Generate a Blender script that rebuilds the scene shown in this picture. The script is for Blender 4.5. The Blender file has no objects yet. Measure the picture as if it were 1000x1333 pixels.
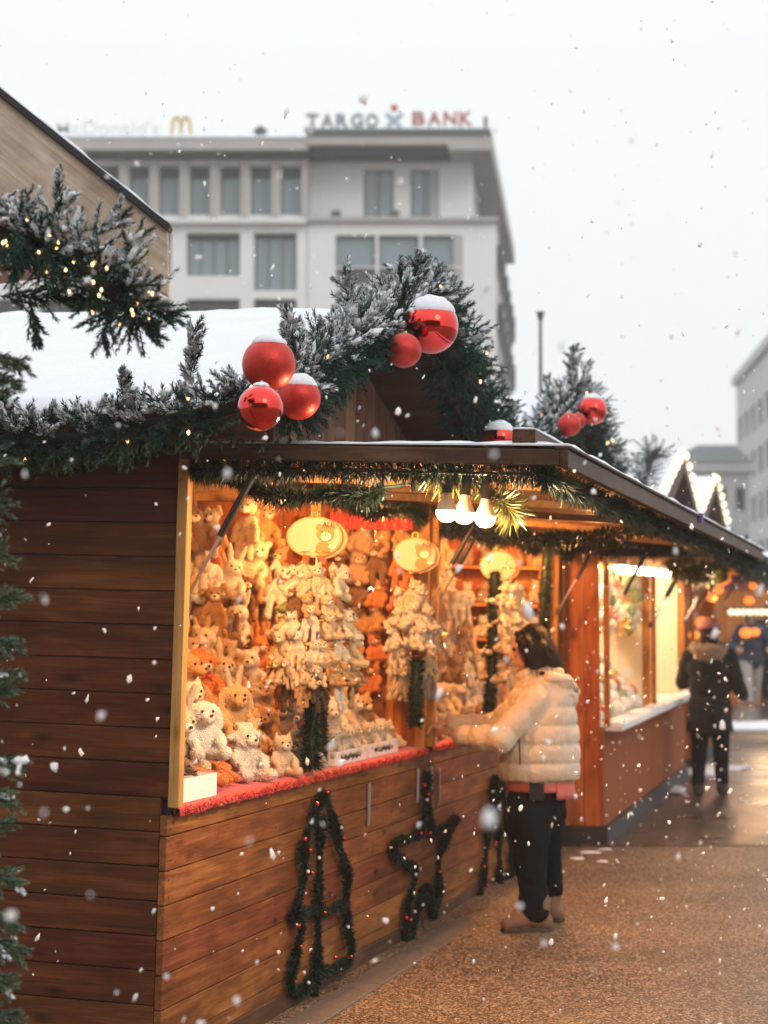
import bpy, bmesh, math, random
import numpy as np
from mathutils import Vector, Matrix, noise
random.seed(7); rng = np.random.default_rng(7)
C = bpy.context.scene.collection
PI = math.pi
SC = bpy.context.scene

# ---------------------------------------------------------------- camera maths
F = 2600.0; PITCH = math.atan(123 / F); CAMZ = 1.68
def P(x, y, d):
    """world point seen at photo pixel x,y at ground distance d"""
    dx, dz = (x - 500) / F, (666.5 - y) / F
    c, s = math.cos(PITCH), math.sin(PITCH)
    r = Vector((dx, c - dz * s, s + dz * c))
    r = r * (d / r.y)
    return Vector((r.x, r.y, CAMZ + r.z))
TH = math.atan(740 / F)
H = Matrix.Translation((-.79, 7.1, 0)) @ Matrix.Rotation(math.radians(1.5), 4, 'Y') @ Matrix.Rotation(-TH, 4, 'Z')
TH3 = math.radians(14.2)
H3 = Matrix.Translation((1.555, 14.18, 0)) @ Matrix.Rotation(-TH3, 4, 'Z')
# hut frames: x = out towards the street, y = along the front, z = up

# ---------------------------------------------------------------- materials
MATS = {}
def newmat(name):
    m = bpy.data.materials.new(name); m.use_nodes = True
    nt = m.node_tree
    b = nt.nodes['Principled BSDF']
    MATS[name] = m
    return m, nt, b
def N(nt, t, **kw):
    n = nt.nodes.new(t)
    for k, v in kw.items():
        if k.startswith('i_'):
            n.inputs[k[2:].replace('_', ' ')].default_value = v
        else:
            setattr(n, k, v)
    return n
def L(nt, a, b): nt.links.new(a, b)
def ramp(nt, fac, stops):
    r = nt.nodes.new('ShaderNodeValToRGB')
    e = r.color_ramp.elements
    while len(e) < len(stops): e.new(.5)
    for i, (p, c) in enumerate(stops):
        e[i].position = p; e[i].color = (*c, 1) if len(c) == 3 else c
    L(nt, fac, r.inputs[0])
    return r.outputs[0]
def mixc(nt, fac, a, b, mode='MIX'):
    m = nt.nodes.new('ShaderNodeMix'); m.data_type = 'RGBA'; m.blend_type = mode
    for s, v in ((m.inputs[0], fac), (m.inputs[6], a), (m.inputs[7], b)):
        if hasattr(v, 'is_linked'): L(nt, v, s)
        elif isinstance(v, (int, float)): s.default_value = v
        else: s.default_value = (*v, 1)
    return m.outputs[2]
def mth(nt, op, a, b=None, c=None):
    m = nt.nodes.new('ShaderNodeMath'); m.operation = op
    for i, v in enumerate((a, b, c)):
        if v is None: continue
        if hasattr(v, 'is_linked'): L(nt, v, m.inputs[i])
        else: m.inputs[i].default_value = v
    return m.outputs[0]
def bump(nt, b, h, strength=.3, dist=.01):
    n = N(nt, 'ShaderNodeBump'); n.inputs['Strength'].default_value = strength
    n.inputs['Distance'].default_value = dist
    L(nt, h, n.inputs['Height']); L(nt, n.outputs[0], b.inputs['Normal'])

def wood(name, dark, mid, light, axis=1, rough=.6, varia=.35, knots=True, grime=.35):
    m, nt, b = newmat(name)
    tc = N(nt, 'ShaderNodeTexCoord'); geo = N(nt, 'ShaderNodeNewGeometry')
    rnd = geo.outputs['Random Per Island']
    off = N(nt, 'ShaderNodeVectorMath', operation='SCALE'); off.inputs[0].default_value = (17, 23, 31)
    L(nt, rnd, off.inputs['Scale'])
    add = N(nt, 'ShaderNodeVectorMath', operation='ADD')
    L(nt, tc.outputs['Object'], add.inputs[0]); L(nt, off.outputs[0], add.inputs[1])
    def stretched(lo, hi):
        mp = N(nt, 'ShaderNodeMapping'); s = [hi] * 3; s[axis] = lo
        mp.inputs['Scale'].default_value = s
        L(nt, add.outputs[0], mp.inputs[0]); return mp.outputs[0]
    n1 = N(nt, 'ShaderNodeTexNoise', i_Scale=1.0, i_Detail=7.0, i_Roughness=.65, i_Distortion=.6)
    L(nt, stretched(2.2, 34), n1.inputs['Vector'])
    n2 = N(nt, 'ShaderNodeTexNoise', i_Scale=1.0, i_Detail=3.0, i_Distortion=1.2)
    L(nt, stretched(1.6, 6), n2.inputs['Vector'])
    wv = N(nt, 'ShaderNodeTexNoise', i_Scale=1.0, i_Detail=2.0)
    L(nt, stretched(6, 160), wv.inputs['Vector'])
    g = mth(nt, 'MULTIPLY_ADD', n1.outputs[0], .6, mth(nt, 'MULTIPLY', n2.outputs[0], .4))
    g = mth(nt, 'MULTIPLY_ADD', wv.outputs[0], .22, mth(nt, 'SUBTRACT', g, .11))
    col = ramp(nt, g, [(.3, dark), (.5, mid), (.68, light)])
    if knots:
        v = N(nt, 'ShaderNodeTexVoronoi', i_Scale=1.0); L(nt, stretched(3.2, 8.5), v.inputs['Vector'])
        k = ramp(nt, v.outputs['Distance'], [(.06, (0, 0, 0)), (.15, (.75, .75, .75)), (.2, (1, 1, 1))])
        col = mixc(nt, mth(nt, 'MULTIPLY', mth(nt, 'SUBTRACT', 1.0, k), .8), col, tuple(c * .45 for c in dark))
    n3 = N(nt, 'ShaderNodeTexNoise', i_Scale=2.3, i_Detail=5.0, i_Roughness=.7)
    L(nt, tc.outputs['Object'], n3.inputs['Vector'])
    gr = ramp(nt, n3.outputs[0], [(.42, (1, 1, 1)), (.68, (1 - grime,) * 3)])
    col = mixc(nt, 1.0, col, gr, 'MULTIPLY')
    hsv = N(nt, 'ShaderNodeHueSaturation')
    L(nt, mth(nt, 'MULTIPLY_ADD', rnd, varia * 2, 1 - varia), hsv.inputs['Value'])
    L(nt, mth(nt, 'MULTIPLY_ADD', rnd, .02, .49), hsv.inputs['Hue'])
    L(nt, col, hsv.inputs['Color']); L(nt, hsv.outputs[0], b.inputs['Base Color'])
    L(nt, mth(nt, 'MULTIPLY_ADD', n1.outputs[0], .35, rough - .17), b.inputs['Roughness'])
    b.inputs['Specular IOR Level'].default_value = .12
    bump(nt, b, g, .45, .004)
    return m

def plain(name, col, rough=.6, metal=0., varn=.12, scale=20., bmp=0., bscale=60., bdist=.003, spec=.5, island=0., emit=None, sheen=0., coat=0.):
    m, nt, b = newmat(name)
    tc = N(nt, 'ShaderNodeTexCoord')
    n = N(nt, 'ShaderNodeTexNoise', i_Scale=scale, i_Detail=5.0, i_Roughness=.6); L(nt, tc.outputs['Object'], n.inputs['Vector'])
    f = mth(nt, 'MULTIPLY_ADD', n.outputs[0], varn * 2, 1 - varn)
    if island:
        geo = N(nt, 'ShaderNodeNewGeometry')
        f = mth(nt, 'MULTIPLY', f, mth(nt, 'MULTIPLY_ADD', geo.outputs['Random Per Island'], island * 2, 1 - island))
    hsv = N(nt, 'ShaderNodeHueSaturation', i_Color=(*col, 1)); L(nt, f, hsv.inputs['Value'])
    L(nt, hsv.outputs[0], b.inputs['Base Color'])
    b.inputs['Roughness'].default_value = rough; b.inputs['Metallic'].default_value = metal
    b.inputs['Specular IOR Level'].default_value = spec
    if sheen: b.inputs['Sheen Weight'].default_value = sheen
    if coat: b.inputs['Coat Weight'].default_value = coat; b.inputs['Coat Roughness'].default_value = .08
    if bmp:
        n2 = N(nt, 'ShaderNodeTexNoise', i_Scale=bscale, i_Detail=4.0); L(nt, tc.outputs['Object'], n2.inputs['Vector'])
        bump(nt, b, n2.outputs[0], bmp, bdist)
    if emit:
        b.inputs['Emission Color'].default_value = (*emit[0], 1); b.inputs['Emission Strength'].default_value = emit[1]
    return m

W_SIDE_X = wood('larch_cladding_shaded_side', (.038, .01, .004), (.088, .024, .008), (.165, .048, .016), axis=0, rough=.6, varia=.2, grime=.3)  # same larch as the front boards, shade put into a darker colour
W_FRONT_Y = wood('larch_cladding_lit_front', (.07, .021, .008), (.21, .07, .021), (.38, .145, .047), axis=1, rough=.6, varia=.14, grime=.3)  # same larch as the side wall, its lit tone put into the colour
W_POST_Z = wood('pale_pine_upright', (.26, .11, .035), (.44, .21, .07), (.56, .30, .11), axis=2, rough=.55, varia=.1, grime=.2)
W_GABLE_Z = wood('weathered_larch_upright', (.13, .06, .035), (.3, .15, .088), (.44, .25, .155), axis=2, rough=.6, varia=.3)
W_FLAP_Y = wood('pine_underside', (.24, .11, .045), (.42, .22, .09), (.52, .3, .14), axis=1, rough=.5, varia=.12, grime=.2)
W_DARK_X = wood('brown_fascia_across', (.035, .016, .01), (.08, .038, .024), (.14, .075, .048), axis=0, rough=.45, varia=.15, knots=False)
W_DARK_Y = wood('brown_fascia_along', (.035, .016, .01), (.08, .038, .024), (.14, .075, .048), axis=1, rough=.45, varia=.15, knots=False)
W_ORANGE_Z = wood('varnished_pine_upright', (.22, .06, .014), (.5, .165, .042), (.6, .24, .068), axis=2, rough=.38, varia=.14, grime=.25)
W_ARCH_X = wood('weathered_pine_board', (.32, .22, .16), (.5, .38, .3), (.64, .53, .45), axis=0, rough=.7, varia=.06, grime=.45)
SNOW = plain('snow', (.70, .715, .745), .75, varn=.04, scale=8, bmp=.5, bscale=30, bdist=.01, spec=.2)
FLAKE = plain('snowflake', (.96, .97, .98), .8, varn=.02, spec=.1)
_nt = FLAKE.node_tree; _t = N(_nt, 'ShaderNodeBsdfTranslucent', i_Color=(.98, .98, 1, 1)); _m = N(_nt, 'ShaderNodeMixShader'); _m.inputs[0].default_value = .55
L(_nt, _nt.nodes['Principled BSDF'].outputs[0], _m.inputs[1]); L(_nt, _t.outputs[0], _m.inputs[2]); L(_nt, _m.outputs[0], _nt.nodes['Material Output'].inputs[0])
FIR = plain('fir_needles', (.024, .064, .043), .6, varn=.3, scale=9, island=.6, spec=.15)
FIRLT = plain('grey_green_needles', (.1, .15, .085), .5, varn=.3, scale=9, island=.5, spec=.4)
FIRCORE = plain('fir_twigs', (.012, .012, .008), .9, varn=.3)
TINSEL = plain('dark_tinsel', (.010, .026, .018), .45, varn=.3, island=.7, spec=.3)
TINSELG = plain('bulblit_tinsel', (.1, .1, .03), .32, varn=.3, island=.7, spec=.8, metal=.3)  # the dark tinsel again, golden bulb light put into its colour
WIRE = plain('green_wire', (.02, .09, .06), .4)
BLACKM = plain('black_metal', (.012, .012, .013), .35, varn=.2, spec=.5)
CHROME = plain('brushed_steel', (.55, .54, .52), .32, metal=1., varn=.1)
BRASS = plain('brass', (.75, .5, .2), .3, metal=1.)
REDGLOSS = plain('glossy_red_bauble', (.72, .035, .022), .04, metal=1., varn=.04, coat=.6)
REDMATT = plain('frosted_red_bauble', (.5, .032, .02), .36, metal=.55, varn=.35, scale=60, bmp=.6, bscale=260, bdist=.002)
REDCLOTH = plain('red_felt', (.5, .03, .02), .9, varn=.3, scale=70, bmp=.8, bscale=300, bdist=.002, sheen=.3)
WHITEBOX = plain('white_card', (.8, .79, .76), .6, varn=.06)
INK = plain('dark_ink', (.06, .05, .05), .6)
STRAP = plain('red_brown_leather_strap', (.36, .09, .04), .5, varn=.2)
WOODDISC = plain('pale_sawn_wood', (.52, .46, .37), .6, varn=.12, scale=14)
WOODRIM = plain('light_wood_edge', (.55, .36, .17), .6, varn=.2)
BARE = plain('painted_bear_brown', (.45, .24, .1), .7, varn=.2)
BARL = plain('painted_bear_cream', (.85, .75, .6), .7, varn=.1)
SKIN = plain('skin', (.55, .3, .2), .5, varn=.08, scale=30, spec=.35)
HAIR = plain('dark_brown_hair', (.008, .005, .004), .55, varn=.4, scale=40, spec=.22)
JACKET = plain('cream_puffer_fabric', (.64, .53, .41), .5, varn=.06, scale=6, bmp=.6, bscale=26, bdist=.012, sheen=.15)
JLINE = plain('grey_jacket_lining', (.2, .19, .17), .7)
PINK = plain('salmon_pink_jersey', (.62, .16, .13), .8, varn=.1, bmp=.2)
TROUSER = plain('black_trousers', (.006, .008, .010), .85, spec=.1, varn=.3, scale=8, bmp=.4, bscale=9, bdist=.02)
BOOT = plain('tan_suede_boot', (.2, .105, .055), .85, varn=.25, scale=25)
SOLE = plain('dark_rubber_sole', (.05, .035, .025), .7)
def emis(name, col, s, sampled=True):
    m, nt, b = newmat(name)
    b.inputs['Base Color'].default_value = (*[min(1, c) for c in col], 1)
    b.inputs['Emission Color'].default_value = (*col, 1); b.inputs['Emission Strength'].default_value = s
    if not sampled:
        try: m.cycles.emission_sampling = 'NONE'
        except Exception: pass
    return m
BULB = emis('lit_bulb_glass', (1, .78, .5), 14.)
BULBCAP = plain('ivory_bulb_neck', (.75, .6, .42), .4)
FAIRY = emis('fairy_light_glow', (1, .5, .2), 5., False)
FAIRYW = emis('warm_white_bulb_glow', (1, .8, .52), 1.4, False)

# ---------------------------------------------------------------- mesh building
class MB:
    def __init__(s): s.v = []; s.f = []; s.m = []; s.sm = []; s.M = None
    def add(s, vs, fs, mi=0, smooth=False):
        o = len(s.v)
        s.v += [tuple(s.M @ Vector(v)) if s.M is not None else tuple(v) for v in vs]
        s.f += [tuple(i + o for i in f) for f in fs]
        s.m += [mi] * len(fs); s.sm += [smooth] * len(fs)
        return s
    def box(s, x0, x1, y0, y1, z0, z1, mi=0, M=None):
        v = [Vector((x, y, z)) for x in (x0, x1) for y in (y0, y1) for z in (z0, z1)]
        if M is not None: v = [M @ p for p in v]
        return s.add(v, [(0, 1, 3, 2), (4, 6, 7, 5), (0, 4, 5, 1), (2, 3, 7, 6), (0, 2, 6, 4), (1, 5, 7, 3)], mi)
    def hexa(s, v, mi=0):
        """8 points: bottom loop of four, top loop of four"""
        return s.add(v, [(3, 2, 1, 0), (4, 5, 6, 7), (0, 1, 5, 4), (1, 2, 6, 5), (2, 3, 7, 6), (3, 0, 4, 7)], mi)
    def prism(s, poly, a, b, axis=0, mi=0):
        """polygon in the two other axes, extruded along axis from a to b"""
        def mk(p, t):
            q = list(p); q.insert(axis, t); return q
        n = len(poly)
        v = [mk(p, a) for p in poly] + [mk(p, b) for p in poly]
        f = [tuple(range(n))[::-1], tuple(range(n, 2 * n))] + [(i, (i + 1) % n, n + (i + 1) % n, n + i) for i in range(n)]
        return s.add(v, f, mi)
    def tube(s, pts, r, n=8, mi=0, cap=True, smooth=True):
        pts = [Vector(p) for p in pts]
        rs = r if isinstance(r, (list, tuple)) else [r] * len(pts)
        v = []; f = []
        ref = None
        for i, p in enumerate(pts):
            t = (pts[min(i + 1, len(pts) - 1)] - pts[max(i - 1, 0)]).normalized()
            if ref is None: ref = Vector((0, 0, 1)) if abs(t.z) < .9 else Vector((1, 0, 0))
            a = (ref - t * ref.dot(t))
            if a.length < 1e-4: a = t.orthogonal()
            a.normalize(); ref = a; b = t.cross(a)
            for k in range(n):
                an = 2 * PI * k / n
                v.append(p + (a * math.cos(an) + b * math.sin(an)) * rs[i])
        for i in range(len(pts) - 1):
            for k in range(n):
                f.append((i * n + k, i * n + (k + 1) % n, (i + 1) * n + (k + 1) % n, (i + 1) * n + k))
        s.add(v, f, mi, smooth)
        if cap:
            s.add(v[:n], [tuple(range(n))[::-1]], mi); s.add(v[-n:], [tuple(range(n))], mi)
        return s
    def ball(s, c, r, seg=12, rings=8, mi=0, M=None, smooth=True, zlo=-1., zhi=1.):
        if isinstance(r, (int, float)): r = (r, r, r)
        v = []; f = []
        t0, t1 = math.acos(max(-1, min(1, zhi))), math.acos(max(-1, min(1, zlo)))
        for i in range(rings + 1):
            t = t0 + (t1 - t0) * i / rings
            for k in range(seg):
                a = 2 * PI * k / seg
                p = Vector((r[0] * math.sin(t) * math.cos(a), r[1] * math.sin(t) * math.sin(a), r[2] * math.cos(t)))
                if M is not None: p = M @ p
                v.append(p + Vector(c))
        for i in range(rings):
            for k in range(seg):
                f.append((i * seg + k, (i + 1) * seg + k, (i + 1) * seg + (k + 1) % seg, i * seg + (k + 1) % seg))
        return s.add(v, f, mi, smooth)
    def mesh(s, name, mats):
        me = bpy.data.meshes.new(name)
        me.from_pydata(s.v, [], s.f)
        for m in (mats if isinstance(mats, (list, tuple)) else [mats]): me.materials.append(m)
        me.polygons.foreach_set('material_index', s.m)
        me.polygons.foreach_set('use_smooth', s.sm)
        me.update()
        return me
    def build(s, name, mats, parent=None, M=None, bevel=0.):
        o = link(name, s.mesh(name, mats), parent, M)
        if bevel:
            b = o.modifiers.new('bevel', 'BEVEL'); b.width = bevel; b.segments = 1; b.limit_method = 'ANGLE'
        return o
def link(name, me, parent=None, M=None):
    o = bpy.data.objects.new(name, me); C.objects.link(o)
    if parent is not None: o.parent = parent
    if M is not None: o.matrix_local = M
    return o
def tag(o, label=None, cat=None, group=None, kind=None):
    if label: o['label'] = label
    if cat: o['category'] = cat
    if group: o['group'] = group
    if kind: o['kind'] = kind
    return o
def thing(name, label, cat, M=None, group=None):
    o = bpy.data.objects.new(name, None); C.objects.link(o); o.empty_display_size = .1
    if M is not None: o.matrix_world = M
    return tag(o, label, cat, group)
def recentre(o):
    """move a top-level mesh's origin to the middle of its base"""
    me = o.data; n = len(me.vertices)
    co = np.empty(n * 3, np.float32); me.vertices.foreach_get('co', co); co = co.reshape(-1, 3)
    c = (co.min(0) + co.max(0)) / 2; c[2] = co[:, 2].min()
    me.vertices.foreach_set('co', (co - c).ravel()); me.update()
    o.matrix_world = o.matrix_world @ Matrix.Translation(Vector(c.tolist()))
    return o
def npmesh(name, V, Q, mats, mi=None, smooth=False):
    """quads from numpy"""
    me = bpy.data.meshes.new(name)
    me.vertices.add(len(V)); me.vertices.foreach_set('co', np.asarray(V, np.float32).ravel())
    k = Q.shape[1]; n = len(Q)
    me.loops.add(n * k); me.loops.foreach_set('vertex_index', Q.astype(np.int32).ravel())
    me.polygons.add(n); me.polygons.foreach_set('loop_start', np.arange(0, n * k, k, dtype=np.int32))
    me.polygons.foreach_set('loop_total', np.full(n, k, np.int32))
    for m in (mats if isinstance(mats, (list, tuple)) else [mats]): me.materials.append(m)
    if mi is not None: me.polygons.foreach_set('material_index', mi.astype(np.int32))
    me.polygons.foreach_set('use_smooth', np.full(n, smooth))
    me.update(calc_edges=True); me.validate()
    return me

TMPS = bpy.data.scenes.new('workbench')
def evalmesh(o):
    TMPS.collection.objects.link(o)
    with bpy.context.temp_override(scene=TMPS, view_layer=TMPS.view_layers[0]):
        dg = bpy.context.evaluated_depsgraph_get()
        out = bpy.data.meshes.new_from_object(o.evaluated_get(dg))
    bpy.data.objects.remove(o)
    return out
def blob(mb, voxel=.02, smooth=3, disp=0., dscale=8., seed=0, decim=0):
    """one continuous surface from overlapping closed shapes"""
    me = bpy.data.meshes.new('tmp')
    me.from_pydata(mb.v, [], mb.f); me.update()
    o = bpy.data.objects.new('tmp', me)
    r = o.modifiers.new('r', 'REMESH'); r.mode = 'VOXEL'; r.voxel_size = voxel; r.use_smooth_shade = True
    if smooth:
        s = o.modifiers.new('s', 'SMOOTH'); s.factor = .5; s.iterations = smooth
    out = evalmesh(o); bpy.data.meshes.remove(me)
    out.polygons.foreach_set('use_smooth', [True] * len(out.polygons))
    if disp:
        for v in out.vertices:
            q = v.co * dscale + Vector((seed, seed * 2, 0))
            v.co += v.normal * disp * (noise.noise(q) + .5 * noise.noise(q * 2.3))
    out.update()
    return out
def cap(mb, a, b, ra, rb, n=12):
    a, b = Vector(a), Vector(b)
    mb.tube([a, b], [ra, rb], n); mb.ball(a, ra, n, 8); mb.ball(b, rb, n, 8)
    return mb
def capchain(mb, pts, rs, n=12):
    for i in range(len(pts) - 1): cap(mb, pts[i], pts[i + 1], rs[i], rs[i + 1], n)
    return mb
def text_mesh(body, size, ext, name='lettering', bold=.0):
    cu = bpy.data.curves.new(name, 'FONT'); cu.body = body; cu.size = size; cu.extrude = ext
    cu.align_x = 'CENTER'; cu.offset = bold; cu.resolution_u = 3
    return evalmesh(bpy.data.objects.new(name, cu))

# ---------------------------------------------------------------- fir and tinsel
def resample(path, step):
    pts = [Vector(p) for p in path]
    # catmull-rom
    out = []
    for i in range(len(pts) - 1):
        p0, p1, p2, p3 = pts[max(i - 1, 0)], pts[i], pts[i + 1], pts[min(i + 2, len(pts) - 1)]
        n = max(2, int((p2 - p1).length / step))
        for k in range(n):
            t = k / n
            out.append(.5 * ((2 * p1) + (p2 - p0) * t + (2 * p0 - 5 * p1 + 4 * p2 - p3) * t * t + (3 * p1 - p0 - 3 * p2 + p3) * t ** 3))
    out.append(pts[-1])
    return out
def needles(B, D, Ln, K, nl, nw, ang=.8, jit=.25):
    """B base, D direction, Ln length of each sprig; K needles each. returns verts, quads"""
    n = len(B)
    D = D / np.linalg.norm(D, axis=1, keepdims=True)
    R = rng.normal(size=(n, 3)); S = np.cross(D, R); S /= np.linalg.norm(S, axis=1, keepdims=True); T = np.cross(D, S)
    t = (np.arange(K) + rng.random((n, K))) / K
    az = rng.random((n, K)) * 2 * PI
    a = ang * (1 - .45 * t) + rng.normal(size=(n, K)) * jit * .5
    rad = S[:, None] * np.cos(az)[..., None] + T[:, None] * np.sin(az)[..., None]
    nd = D[:, None] * np.cos(a)[..., None] + rad * np.sin(a)[..., None]
    base = B[:, None] + D[:, None] * (t * Ln[:, None])[..., None]
    l = nl * (1 - .35 * t) * (.75 + .5 * rng.random((n, K)))
    tip = base + nd * l[..., None]
    q = rng.normal(size=(n, K, 3)); w = np.cross(nd, q); w /= np.linalg.norm(w, axis=2, keepdims=True)
    mid = base + nd * (l * .45)[..., None]
    V = np.stack([base, mid + w * nw * .5, tip, mid - w * nw * .5], 2)
    return V.reshape(-1, 4, 3), nd.reshape(-1, 3)
def quads(V4):
    n = len(V4); return V4.reshape(-1, 3), np.arange(n * 4).reshape(n, 4)
def frames(path):
    T = []
    for i in range(len(path)):
        T.append((path[min(i + 1, len(path) - 1)] - path[max(i - 1, 0)]).normalized())
    return T
def fir_garland(parent_M, path, R, dens=110, slen=(.08, .15), nlen=.031, nwid=.0034, K=56, snow=.55, lights=0, name='fir_garland',
                label='', cat='garland', group=None, updir=None, extra=(), mat=None, fwd=.35, lightsize=.006, core=.4, snowbig=1., inward=None):
    """a thick garland of artificial fir along a path given in the frame parent_M"""
    mat = mat or FIR
    path = resample(path, .03)
    Lt = sum((path[i + 1] - path[i]).length for i in range(len(path) - 1))
    n = int(Lt * dens)
    idx = rng.integers(0, len(path) - 1, n)
    T = frames(path)
    B = np.empty((n, 3)); D = np.empty((n, 3)); Ls = rng.uniform(slen[0], slen[1], n)
    for j, i in enumerate(idx):
        p = path[i].lerp(path[i + 1], random.random()); t = T[i]
        a = Vector((random.gauss(0, 1), random.gauss(0, 1), random.gauss(0, 1))); a = (a - t * a.dot(t)).normalized()
        rr = R * random.uniform(.15, .75)
        B[j] = p + a * rr
        d = a + t * random.choice((-1, 1)) * random.uniform(.1, 1.1) * (fwd / .35) + Vector((0, 0, random.uniform(-.1, .25)))
        D[j] = d.normalized()
    for (p, d, l, cnt, spread) in extra:            # stray longer branches
        p, d = Vector(p), Vector(d).normalized()
        Be = []; De = []; Le = []
        for k in range(cnt):
            s = k / max(1, cnt - 1)
            q = p + d * l * s
            dd = (d + Vector((random.gauss(0, spread), random.gauss(0, spread), random.gauss(0, spread)))).normalized()
            Be.append(q); De.append(dd); Le.append(random.uniform(.06, .11) * (1.1 - .5 * s))
        B = np.vstack([B, np.array(Be)]); D = np.vstack([D, np.array(De)]); Ls = np.concatenate([Ls, Le])
    V4, nd = needles(B, D, Ls, K, nlen, nwid)
    root = thing(name, label, cat, None, group)
    root.matrix_world = parent_M @ Matrix.Translation(path[len(path) // 2])
    inv = -path[len(path) // 2]
    # stems + core
    st = MB()
    if core:
        st.tube([p + inv for p in path[::3]] , R * core, 8)
    for j in range(len(B)):
        b = Vector(B[j]) + inv; e = b + Vector(D[j]) * Ls[j]
        st.tube([b, e], [.003, .0015], 3, cap=False)
    Vs, Q = quads(V4); Vs = Vs + np.array(inv)
    link('foliage', npmesh('foliage', Vs, Q, mat), root)
    st.build('twigs', FIRCORE, root)
    if snow > 0:
        # snow lies on needles and twigs that look upward
        up = np.array((parent_M.to_3x3().inverted() @ Vector((0, 0, 1))))
        cen = np.array([tuple(path[i]) for i in range(0, len(path), 4)])
        mid = V4.mean(1)
        d2 = ((mid[:, None, :] - cen[None]) ** 2).sum(2) if len(mid) < 4000 else None
        if d2 is None:
            near = np.empty(len(mid), int)
            for c0 in range(0, len(mid), 20000):
                near[c0:c0 + 20000] = ((mid[c0:c0 + 20000, None, :] - cen[None]) ** 2).sum(2).argmin(1)
        else: near = d2.argmin(1)
        h = ((mid - cen[near]) @ up) / R
        sprig_r = np.repeat(rng.random(len(B)), K)
        pr = np.clip((h + .15) * .9, 0, 1) * snow
        keep = (sprig_r < pr * .8) & (rng.random(len(mid)) < .85)
        S4 = V4[keep].copy()
        if len(S4):
            m = S4.mean(1, keepdims=True)
            S4 = m + (S4 - m) * .95
            wv = S4[:, 1] - S4[:, 3]
            S4[:, 1] += wv * 1.3 * snowbig; S4[:, 3] -= wv * 1.3 * snowbig
            S4 += up * .0022
            Vn, Qn = quads(S4)
            Vn = Vn + np.array(inv)
        lm = MB(); cnt = 0
        if len(S4): lm.v = [tuple(q) for q in Vn.tolist()]; lm.f = [tuple(q) for q in Qn.tolist()]; lm.m = [0] * len(lm.f); lm.sm = [False] * len(lm.f)
        for j in range(len(B)):
            i = np.abs(cen - B[j]).sum(1).argmin()
            hh = (B[j] + D[j] * Ls[j] * .5 - cen[i]) @ up / R
            if hh > .05 and random.random() < snow * .42 * snowbig:
                d = Vector(D[j]); q = d.to_track_quat('X', 'Z').to_matrix()
                c = Vector(B[j]) + inv + d * Ls[j] * random.uniform(.35, .7) + Vector(up) * .006
                rl = random.uniform(.014, .04)
                o0 = len(lm.v)
                lm.ball(c, (rl, random.uniform(.008, .017), random.uniform(.006, .011)), 8, 6, M=q)
                for k in range(o0, len(lm.v)):
                    v = Vector(lm.v[k]); w = v * 75
                    v += Vector((noise.noise(w), noise.noise(w + Vector((9, 0, 0))), noise.noise(w + Vector((0, 9, 0))))) * .013
                    lm.v[k] = tuple(v)
        if lm.v: lm.build('snow', SNOW, root)
    if lights:
        for k in range(lights):
            i = random.randrange(len(path)); t = T[i]
            a = Vector((random.gauss(0, 1), random.gauss(0, 1), random.gauss(0, 1))); a = (a - t * a.dot(t)).normalized()
            # towards the street and the viewer more often than not
            if inward is not None and a.dot(Vector(inward)) < 0 : a = -a
            p = path[i] + a * R * random.uniform(.7, 1.15) + inv
            b = MB(); b.ball((0, 0, 0), (lightsize, lightsize, lightsize * 1.5), 8, 6)
            ob = b.build('light_bulb', FAIRY, root, Matrix.Translation(p))
    return root
def tinsel(parent_M, paths, R, dens=2600, nw=.0022, mat=None, name='tinsel_garland', label='', cat='tinsel', group=None, wave=.12, core=.12, beads=None, root=None):
    mat = mat or TINSEL
    allV = []; cores = MB()
    c0 = None
    for path in paths:
        path = resample(path, .015)
        if c0 is None: c0 = path[len(path) // 2]
        Lt = sum((path[i + 1] - path[i]).length for i in range(len(path) - 1))
        n = int(Lt * dens)
        T = np.array([tuple(t) for t in frames(path)]); Pp = np.array([tuple(p) for p in path])
        i = rng.integers(0, len(path) - 1, n); u = rng.random((n, 1))
        B = Pp[i] * (1 - u) + Pp[i + 1] * u; t = T[i]
        a = rng.normal(size=(n, 3)); a -= t * (a * t).sum(1, keepdims=True); a /= np.linalg.norm(a, axis=1, keepdims=True)
        a = a + t * rng.normal(size=(n, 1)) * .35
        l = R * rng.uniform(.55, 1.15, (n, 1)) * (1 + wave * np.sin(i * .35)[:, None])
        tip = B + a * l; w = np.cross(a, rng.normal(size=(n, 3))); w /= np.linalg.norm(w, axis=1, keepdims=True)
        m = B + a * l * .5
        allV.append(np.stack([B, m + w * nw, tip, m - w * nw], 1))
        cores.tube([p - c0 for p in path[::2]], R * core, 6)
    if root is None:
        root = thing(name, label, cat, None, group); root.matrix_world = parent_M @ Matrix.Translation(c0)
    V4 = np.concatenate(allV); V, Q = quads(V4)
    link('tinsel_strands', npmesh('tinsel_strands', V - np.array(c0), Q, mat), root)
    cores.build('core_wire', TINSEL, root)
    if beads:
        for (p, r, m, nm) in beads:
            b = MB(); b.ball((0, 0, 0), r, 10, 8); b.build(nm, m, root, Matrix.Translation(Vector(p) - c0))
    return root
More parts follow.
